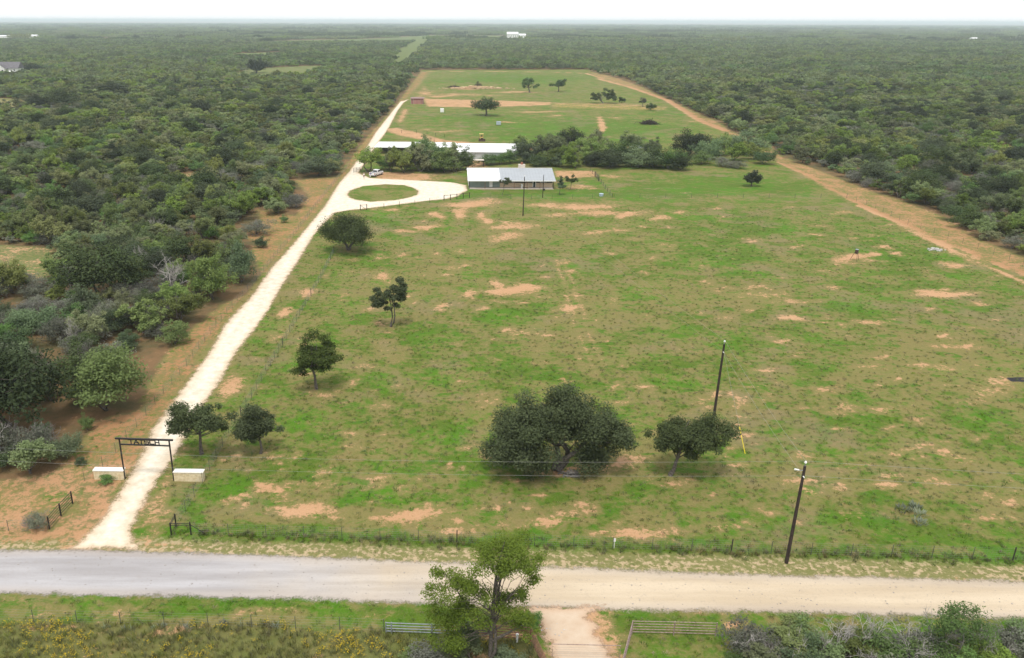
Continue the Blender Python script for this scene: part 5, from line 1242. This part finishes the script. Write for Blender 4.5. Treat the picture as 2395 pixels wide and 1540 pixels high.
for x in (1.6, 3.7): MB().box(x, x + 1.9, -.06, -.004, 0, 2.3).build('door', mat('pale_red_door', (.40, .20, .17)), rs)
for x in (.05, 1.2, 5.9, 7.0): MB().box(x, x + .22, -.05, -.003, 0, 2.98).build('trim', M['stone_grey'], rs)
def far_house(label, bx, by, parts, roofm, wallm, group='houses far off'):
    p = G(bx, by); r = thing('house', label, 'house', p, 0, group)
    for x0, x1, y0, y1, h, rh, wins in parts:
        MB().box(x0, x1, y0, y1, 0, h).build('wall', wallm, r)
        ym = (y0 + y1) / 2
        MB().prism([(y0 - .8, h + .004), (ym, h + rh), (y1 + .8, h + .004)], 'x', x0 - .8, x1 + .8).build('roof', roofm, r)
        for k in range(wins):
            x = x0 + (x1 - x0) * (k + .5) / wins; MB().box(x - .6, x + .6, y0 - .06, y0 - .004, h * .4, h * .75).build('window', M['glass'], r)
    return r
far_house('big white two-winged house on the horizon meadow', 1186, 91.5, [(0, 30, 0, 16, 13, 5.0, 6), (32, 50, -3, 9, 9.5, 4.0, 3)], M['roof_white'], M['white'])
tag(MB().box(0, 30, 0, 3, 0, 3.4).build('porch_shed', M['red_metal'], None, G(1187, 93.2)), 'low dark red outbuilding in front of the white horizon house', 'shed')
far_house('white farmhouse with a steep grey roof at the far left margin', -8, 171, [(0, 20, 0, 12, 4, 5.5, 3)], M['grey_roof'], M['white'])
hh = thing('house', 'gabled wing of the far left farmhouse facing the camera', 'house', G(2, 171.5), 0, 'houses far off')
MB().prism([(-5, 0), (5, 0), (5, 3.6), (0, 7.4), (-5, 3.6)], 'y', 0, 8).build('wall', M['white'], hh)
MB().prism([(-6, 3.2), (0, 7.6), (6, 3.2), (6, 3.5), (0, 8.0), (-6, 3.5)], 'y', -.5, 8.5).build('roof', M['grey_roof'], hh)
for x in (-2.4, 1.2): MB().box(x, x + 1.3, -.06, -.004, 1.2, 2.8).build('window', M['glass'], hh)
dm = thing('water_tank', 'white domed water tank in front of the far left farmhouse', 'tank', G(28, 176), 0)
pts = [(0, 0, 0), (0, 0, 2.2), (0, 0, 3.0), (0, 0, 3.6), (0, 0, 3.8)]
MB().tube(pts, [4, 4, 3.4, 2, .3], 20).build('shell', M['white'], dm); MB().tube([(0, 0, 3.8), (0, 0, 4.1)], .5, 10).build('hatch', M['galv'], dm)
for bx, by, w, h, lb in ((20, 90, 46, 5, 'long white farm shed on the left horizon'), (74, 89.5, 26, 6, 'smaller white farm shed on the left horizon'), (2372, 97, 26, 6, 'white shed roof on the right horizon'), (2280, 96, 14, 6, 'pale small building on the right horizon')):
    far_house(lb, bx, by, [(-w / 2, w / 2, 0, 14, h, 2.5, 0)], M['roof_white'], M['white'])

# ------------------------------------------------------------------ pickup truck
p = G(869.5, 414.6)
tk = thing('pickup_truck', 'white four-door pickup truck parked under the leafy tree, seen from behind', 'pickup', p, math.radians(64))
PT = mat('white_car_paint', (.80, .80, .81), .25, .04, 2, spec=.5)
def W2(y): return .98
# side profile along x (0 rear, 5.8 front)
MB().hexa([(.05, -.95, .48), (5.7, -.95, .48), (5.7, .95, .48), (.05, .95, .48)], [(0, -1.0, 1.08), (5.82, -.94, 1.02), (5.82, .94, 1.02), (0, 1.0, 1.08)]).build('body', PT, tk, None, .06)
for s in (-1, 1): MB().box(.05, 2.02, s * .99 - .06 * (s > 0), s * .99 + .06 * (s < 0), 1.07, 1.36).build('bed_side', PT, tk, None, .015)
tg = MB().box(.0, .07, -.92, .92, .62, 1.34).build('tailgate', PT, tk, None, .015); MB().box(-.012, -.001, -.18, .18, 1.1, 1.2).build('handle', M['rubber'], tg)
MB().box(.08, 2.0, -.9, .9, 1.072, 1.09).build('bed_floor', M['rubber'], tk)
MB().hexa([(2.03, -.95, 1.07), (4.55, -.95, 1.07), (4.55, .95, 1.07), (2.03, .95, 1.07)], [(2.2, -.74, 1.92), (3.75, -.74, 1.93), (3.75, .74, 1.93), (2.2, .74, 1.92)]).build('cab', PT, tk, None, .05)
MB().hexa([(4.0, -.92, 1.03), (5.75, -.88, 1.0), (5.75, .88, 1.0), (4.0, .92, 1.03)], [(4.3, -.9, 1.27), (5.68, -.82, 1.16), (5.68, .82, 1.16), (4.3, .9, 1.27)]).build('bonnet', PT, tk, None, .05)
MB().hexa([(2.035, -.76, 1.28), (2.035, .76, 1.28), (2.16, .68, 1.80), (2.16, -.68, 1.80)], [(2.02, -.76, 1.29), (2.02, .76, 1.29), (2.145, .68, 1.81), (2.145, -.68, 1.81)]).build('rear_window', M['glass'], tk)
MB().hexa([(4.32, -.76, 1.3), (4.32, .76, 1.3), (3.84, .68, 1.86), (3.84, -.68, 1.86)], [(4.34, -.76, 1.31), (4.34, .76, 1.31), (3.86, .68, 1.87), (3.86, -.68, 1.87)]).build('windscreen', M['glass'], tk)
for s in (-1, 1):
    for x0, x1 in ((2.32, 3.1), (3.18, 4.0)):
        ya, yb = s * .905, s * .775
        MB().hexa([(x0, ya, 1.3), (x1 + .12 * (x1 > 3.5), ya, 1.3), (x1 - .2 * (x1 > 3.5), yb, 1.80), (x0 + .06, yb, 1.80)], [(x0, ya + s * .012, 1.3), (x1 + .12 * (x1 > 3.5), ya + s * .012, 1.3), (x1 - .2 * (x1 > 3.5), yb + s * .012, 1.80), (x0 + .06, yb + s * .012, 1.80)]).build('side_window', M['glass'], tk)
    MB().box(-.02, .06, s * .95 - .06, s * .95 + .05, .78, 1.28).build('tail_light', M['red_lens'], tk)
    MB().box(5.78, 5.85, s * .7 - .16, s * .7 + .16, .8, .98).build('headlight', M['chrome'], tk)
    MB().box(3.95, 4.1, s * 1.0, s * 1.2, 1.28, 1.48).build('mirror', M['rubber'], tk)
    for x in (1.15, 4.85):
        wl = MB().tube([(x, s * .78, .4), (x, s * .8, .4), (x, s * 1.0, .4), (x, s * 1.02, .4)], [.33, .40, .40, .34], 20).build('wheel', M['rubber'], tk)
        MB().tube([(x, s * 1.0, .4), (x, s * 1.03, .4)], [.24, .22], 14).build('rim', M['chrome'], wl)
MB().box(-.14, .0, -.96, .96, .5, .68).build('rear_bumper', M['chrome'], tk, None, .02)
MB().box(5.8, 5.93, -.94, .94, .45, .66).build('front_bumper', M['chrome'], tk, None, .02)
# ------------------------------------------------------------------ people
def skin_mesh(name, verts, edges, rad, m, parent, sub=1):
    me = bpy.data.meshes.new(name); me.from_pydata(verts, edges, []); me.materials.append(m)
    o = link(name, me, parent)
    o.modifiers.new('skin', 'SKIN')
    for i, r in enumerate(rad): me.skin_vertices[0].data[i].radius = (r, r) if not isinstance(r, tuple) else r
    me.skin_vertices[0].data[0].use_root = True
    s = o.modifiers.new('smooth', 'SUBSURF'); s.levels = s.render_levels = sub
    return o
def person(label, loc, rz, shirt, lower, hair, arm_fwd=.1, lean=0.0, group=None):
    r = thing('person', label, 'person', loc, rz, group)
    def P(x, y, z): return (x, y - lean * max(0, z - .9), z)
    V = [P(0, 0, .96), P(0, 0, 1.18), P(0, 0, 1.40), P(0, 0, 1.52), P(0, -.02, 1.66), P(0, -.01, 1.74)]
    R = [(.16, .11), (.14, .10), (.16, .10), .055, (.078, .095), (.06, .07)]
    E = [(0, 1), (1, 2), (2, 3), (3, 4), (4, 5)]
    def chain(root, pts, rr):
        p = root
        for q, a_ in zip(pts, rr): V.append(q); R.append(a_); E.append((p, len(V) - 1)); p = len(V) - 1
        return p
    for s in (-1, 1):
        chain(0, [P(s * .10, 0, .88), P(s * .11, -.01, .5), P(s * .11, .02, .09), P(s * .115, -.13, .045)], [.09, .06, .042, .04])
        w = chain(2, [P(s * .20, 0, 1.40), P(s * .25, -.02, 1.14), P(s * .24, -.06 - arm_fwd, .92 + arm_fwd * .5), P(s * .24, -.09 - arm_fwd, .84 + arm_fwd * .6)], [.058, .045, .033, .034])
        for k, (dx, ln) in enumerate(((-.028, .075), (-.01, .085), (.01, .08), (.028, .062))):
            b0 = V[w]; chain(w, [(b0[0] + dx, b0[1] - .02, b0[2] - .035), (b0[0] + dx, b0[1] - .035, b0[2] - .035 - ln)], [.010, .008])
        b0 = V[w]; chain(w, [(b0[0] - s * .035, b0[1] - .03, b0[2] - .005), (b0[0] - s * .04, b0[1] - .05, b0[2] - .045)], [.011, .009])
    V.append(P(0, -.115, 1.66)); R.append(.014); E.append((4, len(V) - 1))
    skin_mesh('body', V, E, R, M['skin'], r, 1)
    sv = [P(0, 0, .92), P(0, 0, 1.18), P(0, 0, 1.41)]; se = [(0, 1), (1, 2)]; sr = [(.19, .14), (.165, .125), (.18, .12)]
    for s in (-1, 1):
        sv += [P(s * .20, 0, 1.40), P(s * .25, -.02, 1.16)]; n = len(sv); se += [(2, n - 2), (n - 2, n - 1)]; sr += [.075, .066]
    skin_mesh('shirt', sv, se, sr, M[shirt], r)
    lv = [P(0, 0, .96)]; le = []; lr = [(.175, .125)]
    end = .46 if lower[1] else .1
    for s in (-1, 1):
        lv += [P(s * .10, 0, .86), P(s * .11, -.01, .52), P(s * .11, 0 if lower[1] else .02, end)]; n = len(lv); le += [(0, n - 3), (n - 3, n - 2), (n - 2, n - 1)]; lr += [.105, .085, .08 if lower[1] else .06]
    skin_mesh('shorts' if lower[1] else 'trousers', lv, le, lr, M[lower[0]], r)
    hv = [P(0, .03, 1.64), P(0, .02, 1.74), P(0, -.03, 1.79)]
    skin_mesh('hair', hv, [(0, 1), (1, 2)], [(.08, .06), (.088, .085), (.06, .05)], M[hair], r)
    for s in (-1, 1):
        MB().box(s * .11 - .05, s * .11 + .05, -.17 - .0, .09, 0.0, .085).build('shoe', M['cloth_dark'], r, None, .02)
person('person in a white shirt and dark shorts standing on the driveway', G(851.3, 417.6), .3, 'shirt_white', ('cloth_dark', True), 'hair_grey')
person('person in a blue shirt and pale trousers at the tailgate of the truck', G(866.2, 416.0), math.radians(150), 'shirt_blue', ('shirt_white', False), 'hair_dark', .25, .12)

# ------------------------------------------------------------------ yellow bulldozer and paddock things
p = G(1127, 331)
bd = thing('bulldozer', 'yellow bulldozer parked in the green paddock with its rusty blade towards the camera', 'bulldozer', p, .03)
for s in (-1, 1):
    MB().prism([(.35, 0), (3.4, 0), (3.75, .3), (3.75, .55), (3.45, .85), (.3, .85), (0, .55), (0, .3)], 'x', s * .75 - .24, s * .75 + .24).build('track', M['track_steel'], bd, None, .03)
MB().box(-.5, .5, .1, 2.2, .62, 1.55).build('hood', M['machine'], bd, None, .05)
MB().box(-.62, .62, 2.2, 3.5, .62, 1.25).build('chassis', M['machine'], bd, None, .04)
MB().box(-.42, .42, .04, .098, .75, 1.45).build('grille', M['track_steel'], bd)
for x in (-.6, .6):
    for y in (2.0, 3.4): MB().tube([(x, y, 1.2), (x, y, 2.6)], .06, 6).build('canopy_post', M['machine'], bd)
MB().box(-.85, .85, 1.8, 3.65, 2.6, 2.74).build('canopy', M['machine'], bd, None, .03)
MB().box(-.3, .3, 2.6, 2.75, 1.25, 1.95).build('seat_back', M['rubber'], bd, None, .03)
MB().tube([(.28, .9, 1.5), (.28, .9, 2.5)], [.06, .05], 8).build('exhaust', M['track_steel'], bd)
MB().prism([(-.75, .1), (-.62, .1), (-.55, .5), (-.62, .95), (-.72, .95), (-.66, .5)], 'x', -1.35, 1.35).build('blade', M['track_steel'], bd)
for s in (-1, 1): MB().tube([(s * .98, -.6, .35), (s * 1.08, 1.6, .45)], .08, 6).build('push_arm', M['machine'], bd)
tt = thing('tote_tank', 'grey-white water tote in the green paddock above the bulldozer', 'tank', G(1166, 293), .1)
MB().box(-1, 1, -.8, .8, .15, 1.7).build('tank', mat('milky_plastic', (.50, .58, .62)), tt, None, .1)
mb = MB()
for z in (.25, .7, 1.2, 1.72): mb.box(-1.05, 1.05, -.85, -.81, z, z + .06); mb.box(-1.05, -1.01, -.85, .85, z, z + .06)
mb.build('cage', M['galv'], tt); MB().box(-1.1, 1.1, -.9, .9, 0, .13).build('pallet', M['cedar'], tt)
tw_ = thing('white_tank', 'small white box tank near the red shed', 'tank', G(1034, 263), 0)
MB().box(-1, 1, -.8, .8, 0, 2.0).build('tank', M['white'], tw_, None, .15); MB().tube([(0, 0, 2.0), (0, 0, 2.2)], .25, 10).build('lid', M['galv'], tw_)
def pile(label, bx, by, w, h, n, m, seed, cat='brush pile'):
    g = np.random.default_rng(seed); mb = MB()
    for _ in range(n):
        c = g.normal(size=3) * [w * .22, w * .12, 0]; z = abs(h * (1 - abs(c[0]) / (w * .6)) * g.random()); d_ = g.normal(size=3) * [1, 1, .35]; d_ /= np.linalg.norm(d_); l = g.uniform(.6, 1.5) * w * .14
        q = [c + [0, 0, z] - d_ * l, c + [0, 0, z] + g.normal(size=3) * l * .15, c + [0, 0, z] + d_ * l]
        q = [(a_[0], a_[1], max(.02, a_[2])) for a_ in q]
        mb.tube(q, [.09, .07, .03], 4)
    return tag(mb.build('brush_pile', M[m], None, G(bx, by)), label, cat, 'brush piles')
pile('dark brush pile in the paddock above the farmhouse trees', 1518, 291, 9, 1.8, 220, 'pole', 1)
pile('long low brush pile at the left end of the pale spoil bank', 1062, 205, 10, 1.2, 120, 'pole', 2)
pile('heap of dead branches standing up beside the pale spoil bank', 1117, 204, 7, 4.0, 110, 'pole', 3)
pile('little heap of fallen branches on bare ground beneath the largest oak', 1335, 1113, 2.6, .5, 40, 'bark_grey', 4)
def rubble(name, label, bx, by, w, dep, h, n, m, seed, s0=.2, s1=.6):
    g = np.random.default_rng(seed); mb = MB()
    for _ in range(n):
        x, y = g.normal() * w * .28, g.normal() * dep * .3; s = g.uniform(s0, s1); z = max(0, h * (1 - (x / w * 1.8) ** 2 - (y / dep * 1.8) ** 2)) * g.random()
        v = [(x + a_ * s * g.uniform(.6, 1), y + b_ * s * g.uniform(.6, 1), z + c_ * s * g.uniform(.5, .9)) for c_ in (-.3, 1) for a_, b_ in ((-1, -1), (1, -1), (1, 1), (-1, 1))]
        mb.hexa(v[:4], v[4:])
    return tag(mb.build(name, M[m], None, G(bx, by)), label, 'rubble')
rubble('spoil_bank', 'pale bank of dug soil in the far paddock', 1108, 208, 34, 4, 1.4, 160, 'soilpile', 5, .4, 1.3)
rubble('rock_heap', 'heap of whitish rubble by the right dirt track', 2186, 585, 3.4, 1.6, .35, 60, 'stone_grey', 6, .08, .26)
rubble('junk_heap', 'bluish scrap heap in the grass beyond the farmhouse trees', 1502, 345, 6, 4, .8, 30, 'galv', 7, .3, .7)
rubble('rock_heap', 'few pale stones at the left end of the sandy entrance track', 1296, 1478, 2, 1.2, .1, 14, 'stone_grey', 8, .03, .07)
fd = thing('deer_feeder', 'small tripod deer feeder with a dark barrel in the pasture', 'feeder', G(2000, 610), 0)
MB().tube([(0, 0, 1.55), (0, 0, 2.35)], .34, 14).build('barrel', M['track_steel'], fd)
MB().tube([(0, 0, 2.35), (0, 0, 2.42)], [.37, .30], 14).build('lid', M['galv'], fd)
MB().tube([(0, 0, 1.38), (0, 0, 1.55)], [.06, .2], 10).build('spinner', M['galv'], fd)
for k in range(3):
    a_ = k * 2.09 + .4; MB().tube([(math.cos(a_) * 1.05, math.sin(a_) * 1.05, -.1), (math.cos(a_) * .3, math.sin(a_) * .3, 1.8)], .035, 6).build('leg', M['track_steel'], fd)
ps = thing('yard_tub', 'small pale blue tub at the corner of the farmhouse lawn', 'tub', G(1406, 459), 0)
MB().tube([(0, 0, 0), (0, 0, .7), (0, 0, .72)], [.55, .65, .55], 16).build('tub', mat('pale_blue_plastic', (.42, .52, .58)), ps)
# loose stones on the county road
g = np.random.default_rng(91); mb = MB()
for _ in range(420):
    u = g.uniform(-60, 2450); t = g.choice([g.beta(.5, .5), g.random()]); v0 = np.interp(u, [0, 684, 1163, 1640, 2395], [1288, 1302, 1320, 1341, 1361]); v1 = np.interp(u, [0, 684, 1020, 1380, 2395], [1388, 1401, 1414, 1427, 1449])
    q = G(u, v0 + (v1 - v0) * t); s = g.uniform(.02, .055)
    v = [(q.x + a_ * s * g.uniform(.6, 1.2), q.y + b_ * s * g.uniform(.6, 1.2), .01 + c_ * s) for c_ in (0, 1) for a_, b_ in ((-1, -1), (1, -1), (1, 1), (-1, 1))]
    mb.hexa(v[:4], v[4:])
tag(mb.build('gravel', mat('loose_gravel', (.34, .31, .28))), 'loose stones scattered on the county road', None, None, 'stuff')

# ------------------------------------------------------------------ haze
HZ = bpy.data.materials.new('haze'); HZ.use_nodes = True
for n in list(HZ.node_tree.nodes): HZ.node_tree.nodes.remove(n)
ho = HZ.node_tree.nodes.new('ShaderNodeOutputMaterial'); hv_ = HZ.node_tree.nodes.new('ShaderNodeVolumePrincipled')
hv_.inputs['Color'].default_value = (.82, .95, 1.0, 1); hv_.inputs['Density'].default_value = 1.15e-4; hv_.inputs['Anisotropy'].default_value = .2
HZ.node_tree.links.new(hv_.outputs[0], ho.inputs['Volume'])
HZ.cycles.homogeneous_volume = True
tag(MB().box(-44000, 44000, -400, 44000, -1, 60).build('haze', HZ), 'pale haze over the plain', None, None, 'stuff')
